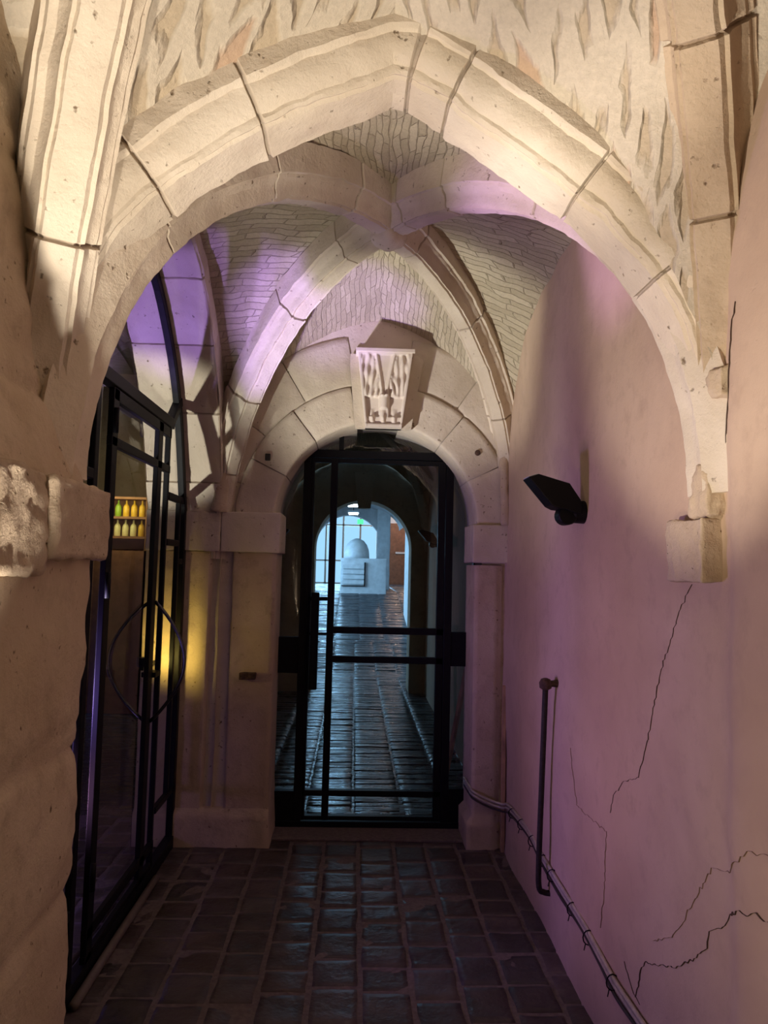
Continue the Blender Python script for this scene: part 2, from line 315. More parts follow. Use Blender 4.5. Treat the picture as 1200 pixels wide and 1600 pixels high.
class MB:
    """collects geometry, then makes one mesh"""
    def __init__(s): s.v = []; s.f = []; s.t = []; s.uv = []; s.tint = (0, 0, 0)
    def add(s, vs, fs):
        n = len(s.v); s.v += [tuple(v) for v in vs]; s.t += [s.tint] * len(vs)
        s.f += [tuple(i + n for i in f) for f in fs]
    def box(s, a, b, bev=0.0):
        lo = Vector([min(a[i], b[i]) for i in range(3)]); hi = Vector([max(a[i], b[i]) for i in range(3)])
        if bev <= 0:
            vs = [(x, y, z) for x in (lo.x, hi.x) for y in (lo.y, hi.y) for z in (lo.z, hi.z)]
            s.add(vs, [(0, 1, 3, 2), (4, 6, 7, 5), (0, 4, 5, 1), (2, 3, 7, 6), (0, 2, 6, 4), (1, 5, 7, 3)])
        else:
            bm = bmesh.new(); bmesh.ops.create_cube(bm, size=1)
            for v in bm.verts: v.co = Vector([lo[i] + (v.co[i] + .5) * (hi[i] - lo[i]) for i in range(3)])
            bmesh.ops.bevel(bm, geom=bm.edges[:], offset=bev, segments=2, affect='EDGES', profile=.6)
            bm.verts.index_update(); s.add([v.co[:] for v in bm.verts], [tuple(v.index for v in f.verts) for f in bm.faces]); bm.free()
        return s
    def bar(s, a, b, w, h, up=(0, 0, 1)):
        a = Vector(a); b = Vector(b); d = (b - a).normalized(); up = Vector(up)
        if abs(d.dot(up)) > .98: up = Vector((1, 0, 0))
        x = d.cross(up).normalized(); z = x.cross(d)
        vs = [p + x * sx * w / 2 + z * sz * h / 2 for p in (a, b) for sx, sz in ((-1, -1), (1, -1), (1, 1), (-1, 1))]
        s.add(vs, [(3, 2, 1, 0), (4, 5, 6, 7)] + [(i, (i + 1) % 4, (i + 1) % 4 + 4, i + 4) for i in range(4)]); return s
    def tube(s, pts, r, n=8, cap=True):
        pts = [Vector(p) for p in pts]; rs = r if isinstance(r, (list, tuple)) else [r] * len(pts)
        rings = []; px = None
        for i, p in enumerate(pts):
            d = (pts[min(i + 1, len(pts) - 1)] - pts[max(i - 1, 0)]).normalized()
            x = d.orthogonal().normalized() if px is None else (px - d * px.dot(d)).normalized()
            px = x; y = d.cross(x)
            rings += [p + (x * math.cos(2 * math.pi * k / n) + y * math.sin(2 * math.pi * k / n)) * rs[i] for k in range(n)]
        fs = [(i * n + k, i * n + (k + 1) % n, (i + 1) * n + (k + 1) % n, (i + 1) * n + k) for i in range(len(pts) - 1) for k in range(n)]
        if cap: fs += [tuple(range(n))[::-1], tuple((len(pts) - 1) * n + k for k in range(n))]
        s.add(rings, fs); return s
    def lathe(s, c, prof, n=20, axis=None):
        """prof: (radius, height) from c along axis"""
        ax = Vector(axis or (0, 0, 1)).normalized(); x = ax.orthogonal().normalized(); y = ax.cross(x); c = Vector(c)
        vs = [c + ax * h + (x * math.cos(2 * math.pi * k / n) + y * math.sin(2 * math.pi * k / n)) * r for r, h in prof for k in range(n)]
        m = len(prof)
        fs = [(i * n + k, i * n + (k + 1) % n, (i + 1) * n + (k + 1) % n, (i + 1) * n + k) for i in range(m - 1) for k in range(n)]
        fs += [tuple(range(n))[::-1], tuple((m - 1) * n + k for k in range(n))]
        s.add(vs, fs); return s
    def prism(s, poly, a, b):
        """poly: list of 3-d points, extruded by vector b-a"""
        d = Vector(b) - Vector(a); n = len(poly); P = [Vector(p) for p in poly]
        s.add(P + [p + d for p in P], [tuple(range(n))[::-1], tuple(range(n, 2 * n))] + [(i, (i + 1) % n, (i + 1) % n + n, i + n) for i in range(n)]); return s
    def grid(s, rows, uvs=None):
        n = len(rows); m = len(rows[0])
        s.add([p for r in rows for p in r], [(i * m + j, i * m + j + 1, (i + 1) * m + j + 1, (i + 1) * m + j) for i in range(n - 1) for j in range(m - 1)])
        if uvs: s.uv += [u for r in uvs for u in r]
        return s
    def mesh(s, name):
        me = bpy.data.meshes.new(name); me.from_pydata(s.v, [], s.f); me.update()
        if any(t != (0, 0, 0) for t in s.t):
            a = me.attributes.new('tint', 'FLOAT_VECTOR', 'POINT'); a.data.foreach_set('vector', [x for t in s.t for x in t])
        if s.uv:
            l = me.uv_layers.new(name='UVMap')
            for lp in me.loops: l.data[lp.index].uv = s.uv[lp.vertex_index] if lp.vertex_index < len(s.uv) else (0, 0)
        bm = bmesh.new(); bm.from_mesh(me); bmesh.ops.recalc_face_normals(bm, faces=bm.faces[:]); bm.to_mesh(me); bm.free()
        return me
    def build(s, name, mat, parent=None, smooth=False): return link(name, s.mesh(name), mat, parent, smooth)

def bevel_edges(o, wdt=.004, seg=2):
    m = o.modifiers.new('bevel', 'BEVEL'); m.width = wdt; m.segments = seg; m.limit_method = 'ANGLE'; m.angle_limit = R(40)
    return o

def catmull(pts, n):
    pts = [Vector(p) for p in pts]; P = [pts[0] * 2 - pts[1]] + pts + [pts[-1] * 2 - pts[-2]]
    out = []
    for i in range(1, len(P) - 2):
        for k in range(n):
            t = k / n
            out.append(.5 * ((2 * P[i]) + (-P[i - 1] + P[i + 1]) * t + (2 * P[i - 1] - 5 * P[i] + 4 * P[i + 1] - P[i + 2]) * t * t + (-P[i - 1] + 3 * P[i] - 3 * P[i + 1] + P[i + 2]) * t ** 3))
    out.append(pts[-1]); return out

def resample(path, step):
    path = [Vector(p) for p in path]; L = [0]
    for a, b in zip(path, path[1:]): L.append(L[-1] + (b - a).length)
    tot = L[-1]; n = max(2, int(tot / step)); return path, L, tot, [i * tot / n for i in range(n + 1)]
def at_len(path, L, s):
    s = max(0, min(L[-1], s))
    for i in range(len(path) - 1):
        if s <= L[i + 1] or i == len(path) - 2:
            k = (s - L[i]) / max(1e-9, L[i + 1] - L[i]); return path[i].lerp(path[i + 1], k)

def sweep_stone(path, side, prof, joints, rough=.004, step=.022, closed=True, seed=0, tintamp=.10, jit=.004, groove=.008, crown=None):
    """moulded rib or arch: prof = [(across, outward)], laid along a planar path; joints = arc-length fractions.
       each voussoir sits a hair out of line with its neighbours and is parted from them by a mortar groove"""
    rnd = random.Random(seed); side = Vector(side).normalized()
    path, L, tot, ss = resample(path, step)
    js = [j * tot for j in joints]
    for j in js: ss += [j - .007, j - .002, j + .002, j + .007]
    ss = sorted(s for s in set(ss) if 0 <= s <= tot)
    # drop regular samples that crowd a joint
    ss = [s for s in ss if not any(.0075 < abs(s - j) < .010 for j in js)]
    # densify the profile
    P = []
    q = prof + ([prof[0]] if closed else [])
    for a, b in zip(q, q[1:]):
        d = math.hypot(b[0] - a[0], b[1] - a[1]); k = max(1, int(d / .016))
        for i in range(k): P.append((a[0] + (b[0] - a[0]) * i / k, a[1] + (b[1] - a[1]) * i / k))
    if not closed: P.append(prof[-1])
    offs = [(rnd.uniform(-jit, jit), rnd.uniform(-jit, jit), rnd.uniform(-tintamp, tintamp), rnd.uniform(-.04, .04)) for _ in range(len(js) + 1)]
    mb = MB(); rows = []; n = len(P)
    for s in ss:
        p = at_len(path, L, s); t = (at_len(path, L, s + .02) - at_len(path, L, s - .02)).normalized()
        out = side.cross(t); 
        if out.z < 0 or (abs(out.z) < .02 and crown is not None and (p - Vector(crown)).dot(out) < 0): out = -out
        if crown is not None and (p - Vector(crown)).dot(out) < 0: out = -out
        k = sum(1 for j in js if s > j); o = offs[k]
        jd = min([abs(s - j) for j in js] or [1]); g = groove if jd < .004 else 0
        row = []
        for (a, b) in P:
            co = p + side * (a + o[0]) + out * (b + o[1] + g)
            if g: co += side * (-math.copysign(min(abs(a) * .15, g), a))
            nn = fbm(co, 9, 4) * rough + fbm(co + Vector((7, 3, 1)), 40, 3) * rough * .5
            # chips along the arrises
            ch = max(0, fbm(co + Vector((3, 9, 4)), 6, 3) - .35) * .02 if rough > .002 else 0
            co = co + out * (nn + ch) + side * fbm(co + Vector((11, 5, 2)), 11, 3) * rough
            row.append(co)
        rows.append((row, (o[2] + o[3] * .3, o[2], o[2] - o[3] * .6) if not g else (-.35, -.38, -.40)))
    m = len(P)
    for i, (row, t) in enumerate(rows):
        mb.v += [tuple(c) for c in row]; mb.t += [t] * m
    for i in range(len(rows) - 1):
        for j in range(m if closed else m - 1):
            mb.f.append((i * m + j, i * m + (j + 1) % m, (i + 1) * m + (j + 1) % m, (i + 1) * m + j))
    if closed:
        mb.f.append(tuple(range(m))); mb.f.append(tuple((len(rows) - 1) * m + j for j in range(m)))
    return mb

def rough_block(a, b, amp=.006, step=.02, bev=.008, seed=0, tint=0.0, freq=22):
    """a hewn block: subdivided box whose faces are knocked about by noise"""
    lo = Vector([min(a[i], b[i]) for i in range(3)]); hi = Vector([max(a[i], b[i]) for i in range(3)])
    bm = bmesh.new(); bmesh.ops.create_cube(bm, size=1)
    for v in bm.verts: v.co = Vector([lo[i] + (v.co[i] + .5) * (hi[i] - lo[i]) for i in range(3)])
    bmesh.ops.bevel(bm, geom=bm.edges[:], offset=bev, segments=2, affect='EDGES', profile=.6)
    for ax in range(3):
        n = int((hi[ax] - lo[ax]) / step)
        for k in range(1, n):
            c = [0, 0, 0]; c[ax] = lo[ax] + (hi[ax] - lo[ax]) * k / n; nn = [0, 0, 0]; nn[ax] = 1
            bmesh.ops.bisect_plane(bm, geom=bm.verts[:] + bm.edges[:] + bm.faces[:], plane_co=c, plane_no=nn)
    bm.normal_update()
    for v in bm.verts:
        s = Vector((seed * 3.1, seed, -seed))
        v.co = v.co + v.normal * (fbm(v.co + s, freq, 4) * amp + fbm(v.co + s, 4, 2) * amp)
    bm.verts.index_update(); mb = MB(); mb.tint = (tint, tint, tint)
    mb.add([v.co[:] for v in bm.verts], [tuple(v.index for v in f.verts) for f in bm.faces]); bm.free()
    return mb
def merge(*mbs):
    r = MB()
    for m in mbs:
        n = len(r.v); r.v += m.v; r.t += m.t; r.f += [tuple(i + n for i in f) for f in m.f]
    return r

# ------------------------------------------------------------------ main dimensions
XR = 0.90          # right wall
XL = -0.78         # left wall face in the vaulted bay
YF = 1.86          # transverse arch
YB = 4.38          # end wall with the archway
ZS = 1.80          # springing

# ------------------------------------------------------------------ floor
def sett_field(name, x0, x1, y0, y1, wcol, zf=lambda x, y: 0.0, lmin=.15, lmax=.24, sub=6, label=None):
    rnd = random.Random(3); mb = MB()
    x = x0; 
    while x < x1:
        wd = wcol * rnd.uniform(.93, 1.07); y = y0 - rnd.uniform(0, .2)
        while y < y1:
            ln = rnd.uniform(lmin, lmax); g = .006
            dz = rnd.uniform(-.003, .003); t = rnd.uniform(-.28, .25); h = rnd.uniform(-.08, .08)
            mb.tint = (t + h, t, t - h * .7)
            sx = rnd.uniform(-.004, .004); tx = rnd.uniform(-.01, .01); ty = rnd.uniform(-.01, .01)
            X0, X1, Y0, Y1 = x + g, x + wd - g, y + g, y + ln - g
            n = sub; rows = []
            us = [0, .04] + [i / n for i in range(1, n)] + [.96, 1]
            for u in us:
                row = []
                for v in us:
                    px = X0 + (X1 - X0) * u + sx * math.sin(v * 6); py = Y0 + (Y1 - Y0) * v
                    e = min(u, 1 - u, v, 1 - v)
                    z = zf(px, py) + dz + (px - x) * tx + (py - y) * ty + fbm((px, py, 0), 9, 4) * .004 - (.012 if e < .01 else 0)
                    row.append((px, py, z))
                rows.append(row)
            mb.grid(rows); y += ln
        x += wd
    return mb
mb = sett_field('floor', -1.6, 1.05, 0.2, 4.9, .187)
fl = struct(mb.build('floor', 'floor', smooth=True), 'dark squarish stone setts laid in straight rows along the passage')
g = MB(); g.grid([[(x, y, -.0045 + fbm((x, y, 3), 12, 3) * .003) for x in [-5 + i * .06 for i in range(103)]] for y in [-2 + j * .06 for j in range(115)]])
struct(g.build('floor', 'grout', smooth=True), 'mortar bed showing in the joints of the stone floor')

def zfar(x, y): return 0.0 if y < 11 else min(1.0, (y - 11) / 6.6)
def zramp(x, y): return zfar(x, y)
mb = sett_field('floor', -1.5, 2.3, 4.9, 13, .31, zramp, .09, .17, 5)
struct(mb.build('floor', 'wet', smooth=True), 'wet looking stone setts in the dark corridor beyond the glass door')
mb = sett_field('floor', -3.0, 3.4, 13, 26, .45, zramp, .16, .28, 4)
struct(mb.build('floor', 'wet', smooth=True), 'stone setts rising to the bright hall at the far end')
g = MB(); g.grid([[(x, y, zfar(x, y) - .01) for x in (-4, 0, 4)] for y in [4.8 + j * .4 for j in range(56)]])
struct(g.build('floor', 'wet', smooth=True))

# ------------------------------------------------------------------ right wall
def wall_grid(xf, ys, zs, amp, mat, name='wall_right', thick=.25, sgn=1):
    mb = MB(); rows = []
    for z in zs:
        rows.append([(xf(y, z) + fbm((0, y, z), 1.6, 3) * amp + fbm((5, y, z), 14, 3) * amp * .12, y, z) for y in ys])
    mb.grid(rows)
    rows2 = [[(p[0] + thick * sgn, p[1], p[2]) for p in (r[0], r[-1])] for r in (rows[0], rows[-1])]
    mb.grid(rows2)
    return mb
def wx(y):
    """line of the right wall; the plaster swells a little this side of the corbel"""
    t = max(0, min(1, (1.80 - y) / .12)); return XR + .012 * math.sin(y * 1.3) - .032 * t * t * (3 - 2 * t)
ys = [-1.4 + i * .03 for i in range(206)]; zs = [-.02 + j * .045 for j in range(77)]
wr = wall_grid(lambda y, z: wx(y), ys, zs, .014, 'plaster')
wr = struct(wr.build('wall_right', 'plaster', smooth=True), 'plastered wall washed with pink and purple light')

def crack(pts, w, seed, parent, mat='crack'):
    rnd = random.Random(seed); P = []
    for a, b in zip(pts, pts[1:]):
        n = max(2, int(math.hypot(b[0] - a[0], b[1] - a[1]) / .014))
        for i in range(n):
            k = i / n; P.append((a[0] + (b[0] - a[0]) * k + rnd.uniform(-.005, .005), a[1] + (b[1] - a[1]) * k + rnd.uniform(-.005, .005)))
    P.append(pts[-1]); mb = MB(); vs = []
    for i, (y, z) in enumerate(P):
        x = wx(y) + fbm((0, y, z), 1.6, 3) * .014 + fbm((5, y, z), 14, 3) * .014 * .12
        ww = w * (.35 + .65 * abs(math.sin(i * .37 + seed))) * min(1, (len(P) - i) / 6, (i + 3) / 6)
        vs += [(x - .0026, y - ww, z + ww * .5), (x - .0026, y + ww, z - ww * .5), (x + .01, y, z)]
    mb.add(vs, [(3 * i + a, 3 * i + b, 3 * i + 3 + b, 3 * i + 3 + a) for i in range(len(P) - 1) for a, b in ((0, 1), (1, 2), (2, 0))])
    return mb.build('crack', mat, parent)
crack([(1.972, 1.568), (2.032, 1.505), (2.163, 1.329), (2.26, 1.086), (2.337, .96), (2.447, .919), (2.55, .847), (2.568, .777)], .0012, 1, wr)
crack([(1.50, .89), (1.601, .878), (1.693, .845), (1.765, .801), (1.811, .753), (1.877, .713), (1.894, .668), (1.948, .615), (2.063, .531), (2.263, .444), (2.313, .34), (2.338, .301)], .0026, 2, wr)
crack([(1.5, 1.04), (1.598, 1.005), (1.636, .995), (1.733, .916), (1.858, .869), (1.927, .794), (2.002, .696), (2.083, .6), (2.215, .528)], .0010, 3, wr, 'crack_faint')
crack([(1.676, 2.248), (1.709, 2.118), (1.742, 1.985), (1.775, 1.88)], .0022, 4, wr)
crack([(2.975, .894), (2.929, .685), (2.6, .702), (2.611, .484), (2.643, .362)], .0007, 5, wr, 'crack_faint')
crack([(2.42, .36), (2.36, .31), (2.30, .30)], .0013, 6, wr)

# ------------------------------------------------------------------ vault webs and ribs
def arc(L0, H, k, tm=90):
    """k 0..1 along a quarter: returns horizontal run and rise"""
    th = R(tm) * k
    return L0 * (1 - math.cos(th)) / (1 - math.cos(R(tm))), H * math.sin(th) / math.sin(R(tm))
def curve3(a, b, zs, H, k, tm=90):
    h, z = arc(1, H, k, tm); return Vector((a[0] + (b[0] - a[0]) * h, a[1] + (b[1] - a[1]) * h, zs + z))
def web_cell(cornerA, cornerB, apex, boss, zs, mat, name='ceiling', label=None, tmw=90, push=.10, nu=70, nv=46, pushw=None, amp=.012, bulge=.03, thick=.12):
    """two ruled halves of one vault cell between the diagonals that start at cornerA and cornerB"""
    mb = MB(); uvs = []
    for ci, c in enumerate((cornerA, cornerB)):
        c = Vector(c[:2]); bs = Vector(boss[:2]); ap = Vector(apex[:2])
        cd = c + (c - bs).normalized() * push
        cw = c + (c - ap).normalized() * (push if pushw is None else pushw[ci])
        rows = []; us = []; vlen = 0; prev = None
        for i in range(nv + 1):
            k = i / nv
            D = curve3(cd, bs, zs, boss[2] - zs, k); W = curve3(cw, ap, zs, apex[2] - zs, k, tmw)
            if prev is not None: vlen += (D - prev).length
            prev = D; row = []; ur = []
            ln = (W - D).length
            for j in range(nu + 1):
                q = j / nu; p = D.lerp(W, q); p.z += bulge * math.sin(math.pi * q) * ln
                p = p + Vector((fbm(p, 5, 4), fbm(p + Vector((9, 1, 0)), 5, 4), fbm(p + Vector((1, 9, 0)), 5, 4))) * amp
                row.append(tuple(p)); ur.append((ln * q, vlen))
            rows.append(row); us.append(ur)
        mb.grid(rows, us)
    # back of the shell (hidden side), so that the web has real thickness
    n = len(mb.v); mb2 = [(v[0], v[1], v[2] + thick) for v in mb.v]; m = nu + 1
    o = struct(mb.build(name, mat, smooth=True), label)
    sh = MB(); hh = (nv + 1) * m
    for b0 in (0, hh):
        rows = [[mb2[b0 + i * m + j] for j in range(0, m, 10)] for i in list(range(0, nv + 1, 5)) + ([nv] if nv % 5 else [])]
        sh.grid(rows)
    s = sh.build('backing', 'stone_rough', o, smooth=True)
    return o

BOSS1 = (0.11, 3.16, 3.20)
cNL, cNR, cBL, cBR = (-.78, 1.90), (.92, 1.90), (-.80, 4.40), (.92, 4.40)
web_cell(cNL, cBL, (XL - .02, 3.12, 3.16), BOSS1, ZS, 'web1', label='thin coursed vault web over the left glazed screen')
web_cell(cNR, cBR, (XR + .02, 3.10, 3.00), BOSS1, ZS, 'web1', label='thin coursed vault web above the pink right wall')
web_cell(cNL, cNR, (.07, 1.93, 3.10), BOSS1, ZS, 'web1', label='vault web behind the big pale transverse arch', tmw=75)
web_cell(cBL, cBR, (.11, YB + .02, 3.08), BOSS1, ZS, 'web1', label='vault web above the end wall and archway', tmw=80)
BOSS0 = (0.08, .45, 3.26)
web_cell((-.80, 1.79), (.93, 1.79), (.065, 1.79, 2.965), BOSS0, ZS - .05, 'web0', label='rubble vault web in front of the big pale arch', tmw=76, push=.10, pushw=(.20, 0.0), nv=60)
web_cell((-.80, 1.80), (-.80, -.9), (-.82, .45, 3.2), BOSS0, ZS, 'web0', label='rubble vault web at the left of the front bay')
web_cell((.94, 1.80), (.94, -.9), (.94, .45, 3.1), BOSS0, ZS, 'web0', label='rubble vault web at the right of the front bay')
web_cell((-.80, -.9), (.94, -.9), (.07, -.95, 3.1), BOSS0, ZS, 'web0', label='rubble vault web behind the viewer')

# front transverse arch
arch_pts = [(-.765, 1.62), (-.775, 1.82), (-.755, 2.06), (-.70, 2.26), (-.63, 2.40), (-.52, 2.53), (-.28, 2.705), (.07, 2.87)]
arch_r = [(.07, 2.87), (.155, 2.835), (.54, 2.575), (.765, 2.345), (.875, 2.10), (.915, 1.95), (.93, 1.80)]
path = [Vector((p[0], 1.90, p[1])) for p in catmull([(a, b, 0) for a, b in arch_pts], 8)] + [Vector((p[0], 1.90, p[1])) for p in catmull([(a, b, 0) for a, b in arch_r], 8)][1:]
# profile: across (y), outward.  soffit, hollow chamfer with a fillet, face
prof = [(-.062, 0), (.07, 0), (.10, .04), (.13, .06), (.13, .20), (-.10, .20), (-.10, .145), (-.15, .145), (-.15, .092), (-.143, .085), (-.133, .082), (-.130, .066), (-.121, .046), (-.106, .030), (-.090, .021), (-.088, .012), (-.080, .004), (-.070, .008)]
fa = sweep_stone(path, (0, 1, 0), prof, [.20, .315, .415, .545, .583, .715, .81, .90], rough=.006, seed=5, crown=(.07, 1.9, 1.6), tintamp=.09)
tag(sharp(fa.build('transverse_arch', 'stone', smooth=True)), 'big pale pointed moulded stone arch spanning the passage in the foreground', 'stone arch')

RIBPROF = [(-.030, 0), (.030, 0), (.034, .010), (.044, .006), (.050, .018), (.052, .034), (.060, .052), (.076, .066), (.080, .076), (.092, .078), (.094, .18), (-.094, .18), (-.092, .078), (-.080, .076), (-.076, .066), (-.060, .052), (-.052, .034), (-.050, .018), (-.044, .006), (-.034, .010)]
def rib(a, b, zs, H, joints, label, seed, k0=0.0, k1=.985, prof=RIBPROF, mat='stone', scale=1.0, group=None, cat='vault rib'):
    A = Vector((a[0], a[1], 0)); B = Vector((b[0], b[1], 0)); side = Vector((-(B - A).y, (B - A).x, 0)).normalized()
    path = [curve3(a, b, zs, H, k0 + (k1 - k0) * i / 60) for i in range(61)]
    mb = sweep_stone(path, side, [(x * scale, y * scale) for x, y in prof], joints, rough=.004, seed=seed, crown=(b[0], b[1], zs - .6))
    return tag(sharp(mb.build('vault_rib', mat, smooth=True)), label, cat, group)
ZB = 3.04
rib((-.72, 1.93), (.11, 3.16), 1.80, ZB - 1.80, [.35, .62, .86], 'brown unlit moulded rib rising from behind the big arch to the boss, at left', 11)
rib((.90, 1.93), (.11, 3.16), 1.80, ZB - 1.80, [.3, .56, .80, .94], 'lilac lit moulded rib running from the boss to the right behind the big arch', 12)
rib((-.78, 4.36), (.11, 3.16), 1.62, ZB - 1.62, [.22, .42, .68, .90], 'violet lit rib descending from the boss to the left pier by the archway', 13)
rib((.90, 4.36), (.11, 3.16), 1.95, ZB - 1.95, [.28, .6, .92], 'dark brown rib descending from the boss to the right of the archway', 14)
# boss: a small fluted collar where the four ribs meet
bs = MB(); c = Vector((.11, 3.16, 2.995))
rows = []
for i, (r_, h_) in enumerate([(.004, 0), (.03, .002), (.055, .012), (.068, .03), (.074, .05), (.070, .07), (.085, .085), (.10, .12), (.10, .20)]):
    rows.append([tuple(c + Vector((math.cos(t) * r_ * (1 + .12 * math.cos(4 * t)), math.sin(t) * r_ * (1 + .12 * math.cos(4 * t)), h_))) for t in [2 * math.pi * k / 40 for k in range(41)]])
bs.grid(rows)
tag(bs.build('vault_boss', 'stone', smooth=True), 'small round stone boss where the four ribs meet', 'boss')

# ribs of the front bay, thick
FRIB = [(-.045, 0), (.030, 0), (.040, .012), (.050, .010), (.056, .040), (.070, .058), (.086, .066), (.090, .080), (.100, .084), (.102, .24), (-.102, .24), (-.100, .084), (-.092, .080), (-.088, .066), (-.072, .056), (-.062, .036), (-.058, .010), (-.05, .012)]
rib((-.78, 1.80), (.08, .45), 1.62, 3.14 - 1.62, [.30, .52, .70], 'broad cream lit rib rising from the left pier to the top edge of the photo', 15, prof=FRIB)
rib((.915, 1.80), (.08, .45), 1.92, 3.14 - 1.92, [.22, .40, .64], 'weathered rib at right ending in a broken stump above the corbel', 16, prof=FRIB, k0=.05, mat='stone_rough')

# ------------------------------------------------------------------ left wall: front pier, impost, arch opening
def wall_with_arch(name, mat, X, sx, opening, ymin, ymax, ztop, amp=.006, label=None, thick=.02, parent=None):
    """wall face at x=X with an opening whose outline (y,z) goes from near foot over the crown to the far foot"""
    mb = MB(); n = 14; outer = []
    tot = len(opening) - 1
    for i, (y, z) in enumerate(opening):
        # project outline to the outer rectangle
        cy = (opening[0][0] + opening[-1][0]) / 2; cz = 1.4
        if z <= 1.9: outer.append((ymin if y < cy else ymax, z * (ztop / 1.9 if False else 1)))
        else:
            dy, dz = y - cy, z - 1.9 + .001
            ts = []
            if dy < -1e-6: ts.append((ymin - cy) / dy)
            if dy > 1e-6: ts.append((ymax - cy) / dy)
            ts.append((ztop - 1.9) / dz); t = min(x for x in ts if x > 0)
            outer.append((cy + dy * t, 1.9 + dz * t))
    rows = []
    for (a, b) in zip(opening, outer):
        row = []
        for j in range(n + 1):
            k = (j / n) ** 1.3; y = a[0] + (b[0] - a[0]) * k; z = a[1] + (b[1] - a[1]) * k
            row.append((X + sx * fbm((X, y, z), 3, 4) * amp, y, z))
        rows.append(row)
    mb.grid(rows); return mb

open_pts = [(1.94, 0), (1.93, .9), (1.93, 1.75), (1.96, 2.0), (2.11, 2.42), (2.34, 2.73), (2.66, 2.955), (2.97, 3.055), (3.15, 3.085), (3.3, 3.06), (3.58, 2.965), (3.90, 2.715), (4.12, 2.42), (4.29, 2.0), (4.34, 1.80), (4.35, .9), (4.35, 0)]
OP = [(p[0], p[1]) for p in catmull([(a, b, 0) for a, b in open_pts], 5)]
wl = wall_with_arch('wall_left', 'stone', XL, 1, OP, 1.85, 4.45, 3.5)
struct(wl.build('wall_left', 'stone', smooth=True), 'left wall of the vaulted bay around the glazed opening')
wl2 = wall_with_arch('wall_left', 'stone', -1.21, 1, OP, .5, 5.4, 3.9)
struct(wl2.build('wall_left', 'stone', smooth=True), 'side room face of the left wall')
# arch lining (soffit), swept from springing to springing
sp = [Vector((-.99, y, z)) for y, z in OP if z >= 1.66]
apr = [(.217, .012), (.217, .12), (-.217, .12), (-.217, 0), (-.1, 0), (.1, 0), (.203, 0)]
la = sweep_stone(sp, (1, 0, 0), apr, [.10, .20, .30, .40, .5, .60, .70, .80, .90], rough=.004, seed=21, crown=(-.99, 3.12, 1.6), tintamp=.06)
tag(sharp(la.build('pointed_arch', 'stone', smooth=True)), 'broad violet lit pointed stone arch lining over the black glazed screen', 'stone arch')

# front-left pier with impost
ys = [-1.4 + i * .04 for i in range(83)]; zs = [-.02 + j * .02 for j in range(172)]
XP = -.665
def blockrow(y, z):
    # big ashlar joints, worn
    return 0
mbp = MB(); rows = []
for z in zs:
    row = []
    for y in ys:
        d = 0
        for zj in (.38, .80, 1.14, 1.60, 2.0, 2.45):
            zz = zj + .02 * math.sin(y * 3 + zj * 9)
            d = max(d, math.exp(-((z - zz) / .013) ** 2))
        x = XP + (0 if z > 1.2 else .006 * math.sin(z * 14)) + fbm((1, y, z), 3.5, 4) * .014 + fbm((4, y, z), 16, 3) * .005 - d * .012
        if z > 1.7: x -= min(.10, (z - 1.7) * .28)
        row.append((x, y, z))
    # the corner turns into the reveal
    last = row[-1]
    row += [(last[0] - .006, last[1] + .010, z), (last[0] - .018, last[1] + .015, z), (-.9, last[1] + .02, z), (-1.22, last[1] + .02, z)]
    rows.append(row)
mbp.grid(rows)
struct(mbp.build('wall_left', 'stone_rough', smooth=True), 'rough stone pier face at the left edge, under the block impost')
im = rough_block((-.72, 1.585, 1.60), (-.635, 1.94, 1.775), .006, .012, .012, 3)
im2 = rough_block((-.72, 1.25, 1.56), (-.650, 1.59, 1.785), .010, .014, .02, 4, -.06)
im3 = rough_block((-1.3, 1.60, 1.60), (-.66, 1.955, 1.775), .004, .03, .012, 5)
tag(merge(im, im2, im3).build('impost_block', 'pick', smooth=True), 'square pick dressed impost block on the near left pier', 'impost')

# ------------------------------------------------------------------ end wall with round archway
CX, RA, ZC = .118, .590, 1.855
def arch_outline(r, zc=ZC, cx=CX, n=40):
    return [(cx - r, 0.0), (cx - r, .5), (cx - r, 1.0), (cx - r, 1.5)] + [(cx - r * math.cos(math.pi * i / n), zc + r * math.sin(math.pi * i / n)) for i in range(n + 1)] + [(cx + r, 1.5), (cx + r, 1.0), (cx + r, .5), (cx + r, 0.0)]
def end_wall(Y, xmin, xmax, ztop, mat, depth=.5, r=RA, amp=.006, cx=CX, zc=ZC, z0=0, name='wall_back', label=None, back=True):
    mb = MB(); ol = arch_outline(r, zc, cx); rows = []
    for (x, z) in ol:
        if z <= zc + 1e-6: o = (xmin if x < cx else xmax, z)
        else:
            dx, dz = x - cx, z - zc; ts = [(ztop - zc) / dz]
            if dx < -1e-6: ts.append((xmin - cx) / dx)
            if dx > 1e-6: ts.append((xmax - cx) / dx)
            t = min(ts); o = (cx + dx * t, zc + dz * t)
        row = []
        for j in range(17):
            k = j / 16; px = x + (o[0] - x) * k; pz = z + (o[1] - z) * k
            row.append((px, Y + fbm((px, Y, pz), 4, 4) * amp, pz + z0))
        rows.append(row)
    mb.grid(rows)
    # reveal
    mb.grid([[(x, Y + (depth * j / 6), z + z0) for j in range(7)] for x, z in ol])
    if back: mb.grid([[(p[0], Y + depth, p[2]) for p in r_] for r_ in rows])
    return struct(mb.build(name, mat, smooth=True), label)
end_wall(YB, -1.21, 1.1, 3.6, 'stone', .50, r=.635, label='end wall pierced by the round arched doorway')

